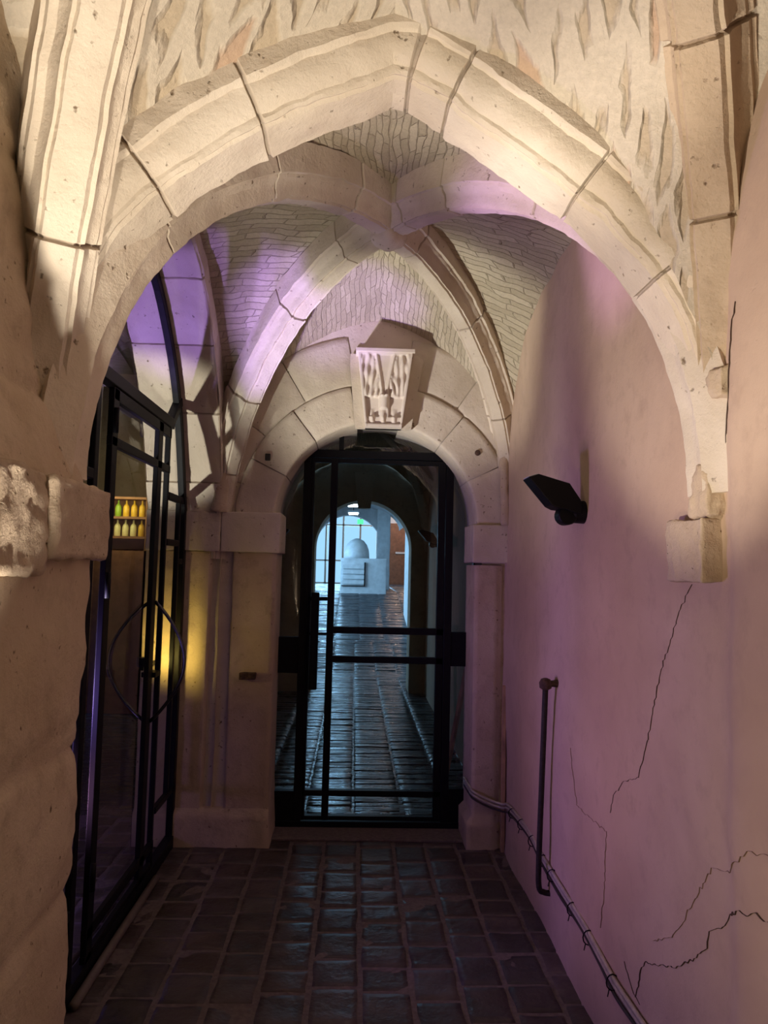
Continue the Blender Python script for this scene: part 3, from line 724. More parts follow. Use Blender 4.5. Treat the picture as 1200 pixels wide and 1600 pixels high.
# voussoir ring of the doorway, laid on the wall face around the opening
def ring(Y, r0, r1, yf, depth, a0, a1, n, seed, mat, gap=.0022):
    rnd = random.Random(seed); mb = MB()
    for k in range(n):
        t0 = a0 + (a1 - a0) * k / n + gap / r0; t1 = a0 + (a1 - a0) * (k + 1) / n - gap / r0
        dy = rnd.uniform(-.004, .004); t = rnd.uniform(-.05, .04); mb.tint = (t, t, t * 1.1)
        rows = []
        prof = [(r0, depth), (r0, depth * .5), (r0, .02), (r0 + .006, .004), (r0 + .016, 0)] + [(r0 + .016 + (r1 - r0 - .02) * i / 8, 0) for i in range(1, 9)] + [(r1, .008), (r1, .05)]
        for i in range(15):
            th = t0 + (t1 - t0) * i / 14; e = .006 if i in (0, 14) else 0
            row = []
            for (r_, y_) in prof:
                p = Vector((CX + r_ * math.cos(th), Y + yf + y_ + dy + e, ZC + r_ * math.sin(th)))
                q = fbm(p, 8, 4) * .004; row.append((p.x, p.y + q, p.z))
            rows.append(row)
        mb.grid(rows)
        # fill the joint with recessed mortar
    mb.tint = (-.18, -.18, -.18)
    rows = []
    for i in range(61):
        th = a0 + (a1 - a0) * i / 60
        rows.append([(CX + r_ * math.cos(th), Y + yf + y_, ZC + r_ * math.sin(th)) for r_, y_ in ((r0 + .006, depth), (r0 + .006, .012), (r1 - .004, .012), (r1 - .004, .05))])
    mb.grid(rows); return mb
r1 = ring(YB, .598, .83, -.022, .44, 0, R(78), 3, 1, 'stone')
r2 = ring(YB, .598, .83, -.022, .44, R(102), R(180), 3, 2, 'stone')
r3 = ring(YB, .83, 1.13, -.012, .03, R(8), R(80), 3, 3, 'stone')
r4 = ring(YB, .83, 1.13, -.012, .03, R(100), R(165), 3, 4, 'stone')
tag(merge(r1, r2, r3, r4).build('archway_surround', 'stone', smooth=True), 'round arch of pale stone blocks over the black glass door', 'stone arch')

# carved keystone
def keystone(Y, scale=1.0, carve=True):
    root_mb = MB(); nx, nz = 64, 80; z0, z1 = 2.41, 2.845; w0, w1 = .106, .160; cx = .145
    D = .115 * scale
    def hgt(u, v):
        """relief: u -1..1 across, v 0..1 up; returns projection in metres"""
        h = 0.0
        if not carve: return h
        a = abs(u)
        # raised border
        if a > .90 or v > .965: return .014
        # two stems parting upwards as a Y, then the foliage lobes either side
        if v > .40:
            stem = .10 + (v - .40) * .62
            h += .018 * math.exp(-((a - stem * .75) / .07) ** 2)
            if a > stem:
                ph = (v * 30 + a * 9 + (3 if u > 0 else 0))
                h += .013 * (.5 + .5 * math.sin(ph + 2.2 * math.sin(a * 9 + v * 5))) * min(1, (a - stem) * 6)
                h += .006 * math.sin(a * 26 + v * 11)
            else: h -= .004
        if .24 < v < .43 and a < .22: h += .030 * (1 - (a / .22) ** 2) ** .5 if a < .22 else 0
        if .14 < v <= .40 and a >= .22: h -= .016
        if v <= .24:
            h += .020 * max(0, math.cos(u * 11 + .4)) * (1 if .05 < v else .2) * (1 - abs(v - .12) / .14 if abs(v - .12) < .14 else 0)
        if v < .05: h = .012
        return h
    rows = []
    for i in range(nz + 1):
        v = i / nz; z = z0 + (z1 - z0) * v; w = w0 + (w1 - w0) * v
        # gentle S profile of the front: top stands out more
        base = D * (.80 + .35 * v ** 1.5)
        if v < .05 : base += .004
        row = [(cx - w - .0, Y, z)]
        for j in range(nx + 1):
            u = -1 + 2 * j / nx; row.append((cx + u * w, Y - base - hgt(u, v), z))
        row.append((cx + w, Y, z)); rows.append(row)
    mb = MB(); mb.grid(rows)
    mb.grid([[(p[0], p[1], p[2]) for p in rows[0]], [(p[0], Y, p[2]) for p in rows[0]]])
    mb.grid([[(p[0], p[1], p[2]) for p in rows[-1]], [(p[0], Y, p[2]) for p in rows[-1]]])
    return mb
def key_object(Y, label):
    e = empty('keystone', (.145, Y, 2.4)); 
    k = keystone(Y).build('carved_block', 'carved', smooth=True); k.parent = e; k.matrix_parent_inverse = Matrix.Translation(-e.location)
    # cap slab and plain side cheeks behind the carving
    c = MB(); c.box((-.027, Y - .158, 2.840), (.317, Y, 2.862), .004)
    cc = c.build('cap_slab', 'carved'); cc.parent = e; cc.matrix_parent_inverse = Matrix.Translation(-e.location)
    s = MB()
    s.prism([(-.02, Y - .04, 2.41), (.31, Y - .04, 2.41), (.375, Y - .04, 2.83), (.34, Y - .04, 2.855), (-.06, Y - .04, 2.855), (-.06, Y - .04, 2.78)], (0, 0, 0), (0, .04, 0))
    ss = s.build('backing_stone', 'stone'); ss.parent = e; ss.matrix_parent_inverse = Matrix.Translation(-e.location)
    return tag(e, label, 'keystone')
key_object(YB - .02, 'carved keystone with scrolling foliage over the glass door')

# piers of the archway
def left_pier():
    """front face y=YB-.03, with a round-backed vertical groove"""
    mb = MB(); yf = YB - .035; xs0, xs1 = -1.21, -.462; gx0, gx1 = -.842, -.705; zb0, zt = .205, 1.66
    rows = []
    zs = [0 + i * .03 for i in range(57)]
    zs = sorted(set([z for z in zs if z <= 1.66] + [zb0, zb0 + .012, 1.66]))
    xs = [xs0 + i * .03 for i in range(13)] + [gx0 - .012, gx0] + [gx0 + (gx1 - gx0) * i / 8 for i in range(1, 8)] + [gx1, gx1 + .012] + [gx1 + .012 + (xs1 - gx1 - .012) * i / 9 for i in range(1, 10)]
    xs = sorted(set(round(x, 4) for x in xs))
    for z in zs:
        row = []
        for x in xs:
            y = yf
            if gx0 < x < gx1 and z > zb0:
                t = (x - gx0) / (gx1 - gx0); y += .075 * math.sqrt(max(0, 1 - (2 * t - 1) ** 2)) ** .6
            for zj in (1.50, 1.135, .62, .40):
                y += .006 * math.exp(-((z - zj - .006 * math.sin(x * 9)) / .006) ** 2)
            if z < .19: y -= .030
            xx = x + (.0 if x < xs1 - .001 or z > .3 else (.3 - z) * .06)
            p = Vector((xx, y, z)); y += fbm(p, 5, 5) * .009
            row.append((xx, y, z))
        e = row[-1]; row += [(e[0] + .004, e[1] + .008, z), (e[0] + .004, e[1] + .12, z), (e[0] + .004, YB + .30, z)]
        rows.append(row)
    mb.grid(rows); return mb
lp = left_pier()
tag(lp.build('stone_pier', 'stone_rough', smooth=True), 'pale stone pier with a deep vertical groove, left of the glass door', 'pier')
im = merge(rough_block((-1.21, YB - .06, 1.662), (-.785, YB + .3, 1.895), .005, .02, .006, 8, 0, 30), rough_block((-.782, YB - .06, 1.662), (-.440, YB + .3, 1.895), .003, .02, .006, 9, .02))
tag(im.build('impost_block', 'stone', smooth=True), 'long flat impost block on top of the grooved left pier', 'impost')
def right_pier():
    mb = MB(); yf = YB - .03; rows = []
    zs = [i * .03 for i in range(55)] 
    for z in zs:
        x0 = .708 + (-.03 if z < .18 else 0); xs = [x0 + (XR + .03 - x0) * i / 8 for i in range(9)]
        yy = yf - (.03 if z < .18 else 0)
        row = [(x0 - .002, YB + .30, z), (x0 - .002, yy + .012, z)]
        for x in xs:
            y = yy
            for zj in (1.27, .95, .55): y += .006 * math.exp(-((z - zj) / .008) ** 2)
            if x > .85: y += .03
            row.append((x, y + fbm((x, 2, z), 6, 4) * .009, z))
        rows.append(row)
    mb.grid(rows); return mb
tag(right_pier().build('stone_pier', 'stone_rough', smooth=True), 'narrow stone pier between the glass door and the pink wall', 'pier')
tag(rough_block((.690, YB - .055, 1.635), (XR + .02, YB + .3, 1.86), .004, .02, .006, 10).build('impost_block', 'stone', smooth=True), 'squared impost block on the narrow right pier', 'impost')
# worn colonette rising from the right impost to the rib foot
cl = MB(); pts = [(.885, YB - .05, 1.86), (.878, YB - .055, 2.0), (.872, YB - .055, 2.12), (.875, YB - .04, 2.28), (.885, YB - .03, 2.38)]
cl.tube([(p[0], p[1], p[2]) for p in catmull(pts, 6)], .030, 12)
for i, v in enumerate(cl.v):
    q = Vector(v); d = fbm(q, 14, 4) * .010; cl.v[i] = (v[0] + d, v[1] + d, v[2])
tag(cl.build('colonette', 'stone_rough', smooth=True), 'broken stub of shaft above the right impost, under the brown rib', 'shaft')
cl = MB()
cl.tube([(p[0], p[1], p[2]) for p in catmull([(-.80, YB - .05, 1.895), (-.79, YB - .06, 2.0), (-.775, YB - .075, 2.15)], 6)], .045, 12)
for i, v in enumerate(cl.v):
    q = Vector(v); d = fbm(q, 14, 4) * .008; cl.v[i] = (v[0] + d, v[1] + d, v[2])
tag(cl.build('colonette', 'stone_rough', smooth=True), 'worn shaft foot standing on the left impost below the violet rib', 'shaft')

# corbel on the right wall and the broken stubs above it
cb = rough_block((.862, 1.815, 1.578), (.96, 2.02, 1.742), .006, .012, .006, 12)
tag(cb.build('corbel', 'pick', smooth=True), 'square grey stone corbel set in the right wall under the big arch', 'corbel')
st = rough_block((.865, 1.79, 1.742), (.95, 1.90, 1.88), .014, .012, .03, 13)
st2 = rough_block((.868, 1.725, 2.03), (.93, 1.80, 2.11), .010, .010, .025, 14)
tag(st2.build('stone_stub', 'stone_rough', smooth=True), 'small knob of broken stone where the weathered right rib ends', 'stone')
tag(st.build('stone_stub', 'stone_rough', smooth=True), 'crumbling mortar stub between the arch foot and its corbel', 'stone')

# small ironwork and scars on the end wall
tag(merge(rough_block((-.645, YB - .075, .935), (-.548, YB - .02, .975), .004, .01, .006, 31)).build('iron_stub', 'rust', smooth=True), 'rusty iron stub sticking out of the left pier', 'iron stub')
o = MB().box((-.545, YB - .045, 2.205), (-.515, YB + .01, 2.245), .003).build('wall_plug', 'iron'); tag(o, 'small dark metal plug left of the door arch', 'plug')
o = MB().lathe((.715, YB - .02, 2.29), [(.016, -.012), (.018, 0), (.016, .012), (.008, .013)], 10, (0, -1, 0)).build('wall_plug', 'rust'); tag(o, 'little round rusty plug right of the door arch', 'plug')

# ------------------------------------------------------------------ door_1: central glass door
DY = 4.66
d1 = struct(empty('door_1', (.12, DY, 0)), 'black steel and glass door under the round arch')
def put(o, root):
    o.parent = root; o.matrix_parent_inverse = Matrix.Translation(-root.location); return o
fr = MB(); ol = arch_outline(.618, ZC + .02)
RO, RI = .675, .628
mbf = MB(); ol_o = arch_outline(RO, ZC + .02); ol_i = arch_outline(RI, ZC + .02)
rows = [[(a[0], DY - .03, a[1]), (b[0], DY - .03, b[1]), (b[0], DY + .03, b[1]), (a[0], DY + .03, a[1]), (a[0], DY - .03, a[1])] for a, b in zip(ol_o, ol_i)]
mbf.grid(rows)
mbf.box((-.50, DY - .035, 0.0), (.72, DY + .035, .045))
for x in (-.312, .588): mbf.box((x - .024, DY - .028, .0), (x + .024, DY + .028, 2.33 if x < 0 else 2.33))
mbf.box((-.335, DY - .028, 2.275), (.612, DY + .028, 2.325))
mbf.box((-.12, DY - .02, 2.32), (-.09, DY + .02, 2.49))
# side-light rails
mbf.box((.60, DY - .022, .99), (.72, DY + .022, 1.20)); mbf.box((-.48, DY - .022, .93), (-.335, DY + .022, 1.15))
mbf.box((.60, DY - .022, .03), (.72, DY + .022, .245)); mbf.box((-.48, DY - .022, .03), (-.335, DY + .022, .22))
put(bevel_edges(mbf.build('frame', 'steel'), .003), d1)
lf = MB(); x0, x1 = -.288, .562
lf.box((x0, DY - .024, .05), (x0 + .02, DY + .018, 2.272)); lf.box((x1 - .045, DY - .024, .05), (x1, DY + .018, 2.272))
lf.box((x0, DY - .022, 2.245), (x1, DY + .018, 2.272)); lf.box((x0, DY - .022, .05), (x1, DY + .018, .075))
lf.box((-.165, DY - .026, .05), (-.122, DY + .018, 2.272))
lf.box((-.165, DY - .024, 1.178), (x1, DY + .016, 1.220)); lf.box((-.165, DY - .024, 1.0), (x1, DY + .016, 1.04)); lf.box((x0, DY - .024, .192), (x1, DY + .016, .228))
lf.box((x0, DY - .024, 1.378), (-.165, DY + .016, 1.40)); lf.box((x0, DY - .024, 1.165), (-.165, DY + .016, 1.18))
leaf = put(bevel_edges(lf.build('door_leaf', 'steel'), .003), d1)
h = MB(); h.box((-.262, DY - .085, .84), (-.212, DY - .068, 1.43), .004); h.box((-.247, DY - .07, .95), (-.227, DY - .02, .97)); h.box((-.247, DY - .07, 1.30), (-.227, DY - .02, 1.32))
hd = h.build('handle', 'lampblack'); hd.parent = leaf
gl = MB(); gl.grid([[(a[0], DY, a[1]), (CX, DY, a[1])] for a in arch_outline(.64, ZC + .02)][:])
gl = MB(); o_ = arch_outline(.64, ZC + .02); n = len(o_) // 2
gl.grid([[(o_[i][0], DY, o_[i][1]), (o_[-1 - i][0], DY, o_[-1 - i][1])] for i in range(n)])
put(gl.build('glass_pane', 'glass'), d1)
tag(MB().box((-.48, YB + .05, -.002), (.72, DY + .06, .012), .004).build('threshold', 'grout'), 'flat worn stone sill under the central glass door', 'sill')

# ------------------------------------------------------------------ door_2: glazed screen in the left arch
GX = -1.0
d2 = struct(empty('door_2', (GX, 3.3, 0)), 'black steel glazed screen and door filling the left arch')
ins = []
c0 = Vector((3.14, 1.5))
for y, z in OP:
    v = Vector((y - 3.14, max(0, z - 1.75))); l = v.length; v = v.normalized() if l > 0 else Vector((1, 0))
    ins.append((y, z, y - v.x * .055, z - v.y * .055 if z > 1.75 else z))
mb = MB(); rows = []
for y, z, y2, z2 in ins:
    rows.append([(GX - .018, y, z), (GX + .018, y, z), (GX + .018, y2, z2), (GX - .018, y2, z2), (GX - .018, y, z)])
mb.grid(rows)
def vb(m, y, z0, z1, wd=.05, dx=.026): m.box((GX - dx / 2, y - wd / 2, z0), (GX + dx / 2, y + wd / 2, z1))
def hb(m, z, y0, y1, wd=.04, dx=.026): m.box((GX - dx / 2, y0, z - wd / 2), (GX + dx / 2, y1, z + wd / 2))
vb(mb, 2.82, 0, 2.34, .045); vb(mb, 3.90, 0, 2.34, .028)
hb(mb, 2.325, 2.785, 3.93, .055, .05)
mb.bar((GX, 3.915, 2.33), (GX, 4.29, 2.66), .045, .045, (1, 0, 0)); mb.bar((GX, 2.82, 2.33), (GX, 2.33, 2.64), .045, .045, (1, 0, 0))
hb(mb, .03, 1.95, 4.35, .07, .05); hb(mb, .32, 3.94, 4.33, .035); hb(mb, .32, 1.95, 2.8, .035)
hb(mb, 1.945, 3.93, 4.33, .04); hb(mb, 1.70, 3.93, 4.20, .035); vb(mb, 4.19, .32, 1.95, .03); hb(mb, 1.60, 4.19, 4.33, .03)
hb(mb, 1.92, 1.95, 2.80, .04)
put(bevel_edges(mb.build('frame', 'steel'), .004), d2)
lf = MB(); GL = GX + .012
def vb2(y, z0, z1, wd=.05): lf.box((GL - .012, y - wd / 2, z0), (GL + .012, y + wd / 2, z1))
def hb2(z, y0, y1, wd=.04): lf.box((GL - .012, y0, z - wd / 2), (GL + .012, y1, z + wd / 2))
vb2(2.985, .07, 2.29, .065); vb2(3.675, .07, 2.29, .075); vb2(3.855, .07, 2.29, .025)
hb2(2.265, 2.95, 3.88, .05); hb2(2.075, 2.95, 3.88, .04); hb2(.175, 2.95, 3.88, .045); hb2(.085, 2.95, 3.88, .03)
lf.box((GL - .04, 3.70, 1.03), (GL + .03, 3.80, 1.055))
leaf2 = put(bevel_edges(lf.build('door_leaf', 'steel'), .003), d2)
hm = MB()
for s in (1, -1):
    pts = [(GL + s * (.012 + (.155 if s > 0 else .19) * math.sin(math.pi * i / 24) ** .9), 3.70, .82 + .58 * i / 24) for i in range(25)]
    hm.tube(pts, .0085, 8)
hh = hm.build('bow_handle', 'handle', smooth=True); hh.parent = leaf2
gl = MB(); n = len(ins) // 2
gl.grid([[(GX, ins[i][2], ins[i][3]), (GX, ins[-1 - i][2], ins[-1 - i][3])] for i in range(n + 1)])
put(gl.build('glass_pane', 'glass'), d2)
hg = MB()
for z in (.35, 1.45, 2.1): hg.lathe((GL + .03, 2.93, z), [(.011, 0), (.011, .10)], 10)
hgo = hg.build('hinge', 'steel', smooth=True); hgo.parent = leaf2
# grey floor bar along the foot of the screen
tag(MB().tube([(-.955, 2.78, .018), (-.955, 3.3, .018), (-.95, 3.86, .018)], .018, 12).build('floor_tube', 'pipe', smooth=True), 'grey tube lying on the floor along the left screen', 'tube')

# ------------------------------------------------------------------ right wall fittings
def wall_lamp(loc, sgn=1, label='', name='wall_lamp'):
    e = empty(name, loc); X, Y, Z = loc
    # side outline of the head in x (away from the wall) / z, offsets in metres from the mount
    out = [(-.235, .142), (-.195, .155), (-.075, .122), (-.032, .060), (-.025, .0), (-.095, .022), (-.12, .024), (-.145, .036)]
    m = MB(); m.prism([(X + sgn * a, Y - .055, Z + b) for a, b in out], (0, 0, 0), (0, .11, 0))
    hd = bevel_edges(m.build('lamp_head', 'lampblack'), .004); put(hd, e)
    m = MB(); m.prism([(X - sgn * .2335, Y - .045, Z + .1465), (X - sgn * .1965, Y - .045, Z + .1580), (X - sgn * .1955, Y - .045, Z + .1560), (X - sgn * .2325, Y - .045, Z + .1440)], (0, 0, 0), (0, .09, 0))
    ln = m.build('lens', 'white', hd)
    m = MB(); m.lathe((X - sgn * .075, Y - .035, Z + .0), [(.034, 0), (.038, .006), (.038, .064), (.034, .07)], 20, (0, 1, 0))
    m.bar((X - sgn * .075, Y, Z), (X - sgn * .03, Y, Z + .02), .035, .05)
    put(m.build('swivel', 'lampblack', smooth=False), e)
    m = MB(); m.lathe((X, Y, Z + .015), [(.042, 0), (.045, .004), (.043, .045), (.036, .055)], 22, (-sgn, 0, 0))
    put(m.build('wall_plate', 'lampblack'), e)
    return tag(e, label, 'wall lamp')
wall_lamp((XR - .005, 2.86, 1.815), 1, 'black angular wall lamp on the pink plastered wall')

# iron rod standing off the wall
e = empty('iron_rod', (.84, 3.27, .2))
m = MB(); m.tube(catmull([(.90, 3.33, .185), (.87, 3.335, .188), (.845, 3.325, .215), (.840, 3.31, .35), (.838, 3.25, .8), (.838, 3.215, 1.10)], 5), .0125, 10)
put(m.build('bar', 'iron', smooth=True), e)
m = MB(); m.lathe((.838, 3.215, 1.085), [(.014, 0), (.026, .008), (.028, .03), (.020, .045), (.008, .05)], 14); m.tube([(.838, 3.215, 1.11), (.87, 3.212, 1.112), (.905, 3.21, 1.115)], [.012, .014, .02], 10)
put(m.build('pivot', 'rust', smooth=True), e)
tag(e, 'long black iron rod hanging on the pink wall above the cable', 'iron rod')

cpts = [(5.1, .14), (4.75, .20), (4.42, .275), (4.146, .293), (3.702, .324), (3.455, .304), (3.142, .294), (2.843, .291), (2.629, .273), (2.475, .261), (2.263, .267), (2.0, .27), (1.5, .26)]
def cable(dz, dx, r, mat, label, sag=0.0, seed=0):
    pts = []
    for i, (y, z) in enumerate(cpts):
        xw = XR - .016 + dx
        if y > 4.3: xw = .80 - (y - 4.3) * .1 if y > 4.5 else .885 - .1 * (y - 4.3)
        if y > 4.6: xw = .70
        elif y > 4.35: xw = .83
        pts.append((xw, (y if y < 4.3 else min(y, 4.33 + 0)) if False else y, z + dz + sag * math.sin(i * 1.9)))
    # keep the run in front of the narrow pier before it turns into the doorway
    pts = [(.690, 4.52, .335 + dz), (.700, 4.40, .325 + dz), (.715, 4.315, .315 + dz), (.80, 4.305, .275 + dz), (XR - .03 + dx, 4.27, .262 + dz)] + [p for p in pts if p[1] < 4.2]
    return tag(MB().tube(catmull(pts, 8), r, 8).build('cable', mat, smooth=True), label, 'cable')
c1 = cable(.010, 0, .0075, 'cable', 'upper light metallic cable clipped along the foot of the pink wall')
cable(-.010, .002, .0075, 'cable', 'second light metallic cable running just below the upper one')
cable(-.029, .0, .006, 'cable_dark', 'thin dark cable sagging under the two metallic ones', .006)
for y, z in [(4.05, .298), (3.83, .315), (3.60, .316), (3.40, .302), (3.25, .298), (2.95, .293), (2.75, .283), (2.50, .262)]:
    m = MB(); n = 12
    m.tube([(XR - .016 + .021 * math.cos(2 * math.pi * k / n) - .002, y + .0 * k, z - .005 + .026 * math.sin(2 * math.pi * k / n)) for k in range(n + 1)], .0025, 6, False)
    m.tube([(XR - .030, y, z - .028), (XR - .036, y - .003, z - .048)], .002, 6)
    m.build('cable_tie', 'lampblack', c1)
tag(MB().box((XR - .030, 4.285, .0), (XR - .010, 4.315, .93), .002).build('wooden_batten', 'wood'), 'slim vertical pale wooden batten in the far right corner', 'batten')

# ------------------------------------------------------------------ side room behind the left screen
def room():
    m = MB(); m.grid([[(-4.2, y, z) for y in (.4, 9)] for z in (0, 3.8)]); m.grid([[(x, 9, z) for x in (-4.3, -1.2)] for z in (0, 3.8)]); m.grid([[(x, .5, z) for x in (-4.3, -1.2)] for z in (0, 3.8)])
    struct(m.build('wall_left', 'stone_rough'), 'dim walls of the room behind the glazed screen')
    m = MB(); rows = []
    for i in range(41):
        y = .4 + 8.6 * i / 40; rows.append([(-4.3 + 3.12 * j / 24, y, 2.95 + .85 * math.sin(math.pi * j / 24)) for j in range(25)])
    m.grid(rows, [[(j * .16, i * .215) for j in range(25)] for i in range(41)])
    struct(m.build('ceiling', 'web1', smooth=True), 'dark vault of the side room')
    # wall strip of the far room beyond the arch (closes the corner)
    m = MB(); m.box((-1.20, 4.40, 0), (-1.0, 4.9, 1.66)); struct(m.build('trim_1', 'stone'), 'end of the wall behind the screen')
    m = MB(); m.box((-1.22, 4.46, 0), (-1.12, 9, 3.8)); struct(m.build('wall_left', 'stone_rough'), 'long wall closing the side room')
room()
def side_rib(a, b, zs, H, label, seed):
    rib(a, b, zs, H, [.2, .4, .6, .8], label, seed, scale=1.1)
side_rib((-1.55, 5.55), (-2.9, 4.2), 2.85, .72, 'grey blue rib crossing the dark vault seen through the screen', 41)
side_rib((-1.55, 5.55), (-2.6, 7.4), 2.85, .72, 'second dim rib rising from the same pier in the side room', 42)
tag(merge(rough_block((-1.78, 5.35, 2.70), (-1.20, 5.75, 2.95), .006, .05, .01, 43), rough_block((-1.60, 5.4, 2.50), (-1.20, 5.7, 2.70), .006, .05, .03, 44), rough_block((-1.44, 5.42, 0), (-1.20, 5.7, 2.52), .008, .08, .01, 45)).build('stone_pier', 'stone', smooth=True), 'wall pier with a block capital inside the side room, seen through the screen', 'pier')
# lit bottle shelf deep in the room
e = empty('bottle_shelf', (-2.52, 8.1, 0))
m = MB()
for z in (1.84, 2.05, 2.26): m.box((-2.80, 7.95, z - .012), (-2.24, 8.2, z + .012))
put(m.build('shelf', 'brownwood'), e)
m = MB(); m.box((-2.83, 7.95, 0), (-2.80, 8.22, 2.28)); m.box((-2.24, 7.95, 0), (-2.21, 8.22, 2.28)); m.box((-2.83, 8.2, 0), (-2.21, 8.24, 2.28)); m.box((-2.83, 7.95, 0), (-2.21, 8.2, 1.7))
put(m.build('cabinet_body', 'brownwood'), e)
tag(e, 'tall dark shelf unit holding rows of lit bottles in the side room', 'shelf')
lamp('shelf_light', 'AREA', (-2.52, 7.7, 2.25), (-2.52, 8.15, 1.95), 4, (1.0, .85, .35), .5)
def bottle():
    m = MB(); m.lathe((0, 0, 0), [(.030, 0), (.034, .006), (.034, .10), (.026, .125), (.011, .14), (.010, .175), (.012, .18)], 12)
    return m
protos = {}
rnd = random.Random(12)
names = {'bottle_green': 'green', 'bottle_amber': 'amber', 'bottle_pale': 'pale yellow'}
for si, z in enumerate((1.852, 2.062)):
    for k in range(6):
        mt = rnd.choice(list(names))
        if mt not in protos:
            o = bottle().build('bottle', mt, smooth=True); protos[mt] = o
        else:
            o = protos[mt].copy(); col.objects.link(o)
        o.location = (-2.73 + k * .085, 8.05, z)
        tag(o, 'small %s bottle, %s on the %s shelf of the lit unit' % (names[mt], ('leftmost', 'second from left', 'third from left', 'third from right', 'second from right', 'rightmost')[k], ('lower', 'upper')[si]), 'bottle', 'bottles on the lit shelf unit')
# little black uplight at the far jamb of the screen
e = empty('spotlight', (-1.13, 4.10, 1.02))
m = MB(); m.lathe((-1.13, 4.07, 1.03), [(.022, 0), (.026, .01), (.026, .05)], 14); put(m.build('lamp_head', 'lampblack'), e)
m = MB(); m.bar((-1.13, 4.07, 1.02), (-1.13, 4.34, 1.02), .02, .02); put(m.build('bracket', 'lampblack'), e)
tag(e, 'small black uplight glowing yellow behind the screen', 'spotlight')

# ------------------------------------------------------------------ corridor beyond the glass door
def far_corridor():
    m = MB()
    m.grid([[(-1.02, y, z) for y in [4.8 + i * .25 for i in range(20)]] for z in [0, .6, 1.2, 1.8, 2.4, 3.4]])
    struct(m.build('wall_left', 'stone_rough'), 'dark left wall of the corridor beyond the glass door')
    m = MB(); m.grid([[(XR + .02, y, z) for y in (4.8, 9.6)] for z in (0, 3.5)])
    struct(m.build('wall_right', 'plaster'), 'dark right wall of the corridor beyond the glass door')
far_corridor()
Bf = (.08, 7.15, 3.15)
fc = [(-1.0, 4.9), (.92, 4.9), (-1.0, 9.48), (.92, 9.48)]
def far_web(a, b, ap, lab): web_cell(a, b, ap, Bf, ZS, 'web1', label=lab, nu=26, nv=26, tmw=85)
far_web(fc[0], fc[2], (-1.04, 7.15, 3.0), 'left vault web of the corridor beyond the glass')
far_web(fc[1], fc[3], (.94, 7.15, 3.0), 'right vault web of the corridor beyond the glass')
far_web(fc[0], fc[1], (.0, 4.86, 3.0), 'near vault web of the corridor beyond the glass')
far_web(fc[2], fc[3], (.05, 9.50, 3.0), 'far vault web of the corridor beyond the glass')
rib(fc[0], Bf[:2], ZS, 1.2, [.3, .6], 'dim rib inside the glass door, rising from the near left', 51)
rib(fc[1], Bf[:2], ZS, 1.2, [.3, .6], 'dim rib inside the glass door, rising from the near right', 52)
rib(fc[2], Bf[:2], ZS, 1.2, [.3, .6], 'dim rib inside the glass door, dropping beside the far keystone at left', 53)
rib(fc[3], Bf[:2], ZS, 1.2, [.3, .6], 'dim rib inside the glass door, dropping beside the far keystone at right', 54)
end_wall(9.5, -1.6, 1.6, 3.7, 'stone_rough', .45, r=.62, cx=.10, zc=1.82, label='second arched wall across the corridor beyond the door')
m = MB(); m.prism([(.02, 9.38, 2.33), (.18, 9.38, 2.33), (.235, 9.38, 2.80), (-.035, 9.38, 2.80)], (0, 0, 0), (0, .12, 0))
tag(bevel_edges(m.build('keystone', 'stone'), .008), 'plain dim keystone of the far arch seen through the glass door', 'keystone')
wall_lamp((-1.0, 8.6, 1.85), -1, 'black wall lamp on the left in the corridor behind the glass')
wall_lamp((XR + .01, 8.0, 1.85), 1, 'black wall lamp on the right in the corridor behind the glass')

# bright hall: barrel-vaulted passage, window arches on the left, brown door on the right
def hall():
    # right wall with the corridor pier
    m = MB(); m.grid([[(1.02, y, z) for y in (9.9, 15.2)] for z in (0, 3.9)]); m.grid([[(1.02, 15.2, z), (3.3, 15.2, z)] for z in (0, 3.9)][:]); m.grid([[(3.3, 15.2, z), (3.3, 26, z)] for z in (0, 4.2)])
    struct(m.build('wall_right', 'white'), 'pale right wall of the bright passage at the far end')
    # left wall: piers between openings
    m = MB()
    m.box((-1.25, 9.9, 0), (-.92, 11.6, 3.6)); m.box((-1.25, 17.9, 0), (-1.05, 19.6, 3.9))
    m.box((-1.25, 9.9, 2.75), (-1.02, 19.6, 4.0)); m.box((-1.25, 11.6, 0), (-.98, 17.9, .42))
    struct(m.build('wall_left', 'white'), 'pale left wall of the far passage with a tall window opening')
    # vault
    m = MB(); rows = []
    for i in range(31):
        y = 9.8 + 9.8 * i / 30; rows.append([(.0 - 1.15 * math.cos(math.pi * j / 20) , y, 2.55 + .62 * math.sin(math.pi * j / 20)) for j in range(21)])
    m.grid(rows)
    struct(m.build('ceiling', 'white', smooth=True), 'pale barrel vault of the far passage')
    m = MB(); m.grid([[(x, y, 4.0) for x in (-3.2, 3.4)] for y in (15, 26.2)]); m.grid([[(x, 26.2, z) for x in (1.0, 3.4)] for z in (0, 4.2)])
    struct(m.build('ceiling', 'white'), 'pale ceiling of the far hall')
hall()
# arch across the hall
end_wall(19.6, -3.0, .88, 3.05, 'white', .35, r=.88, cx=-.18, zc=1.10, z0=.95, name='wall_back', label='pale arched wall at the far end of the passage')
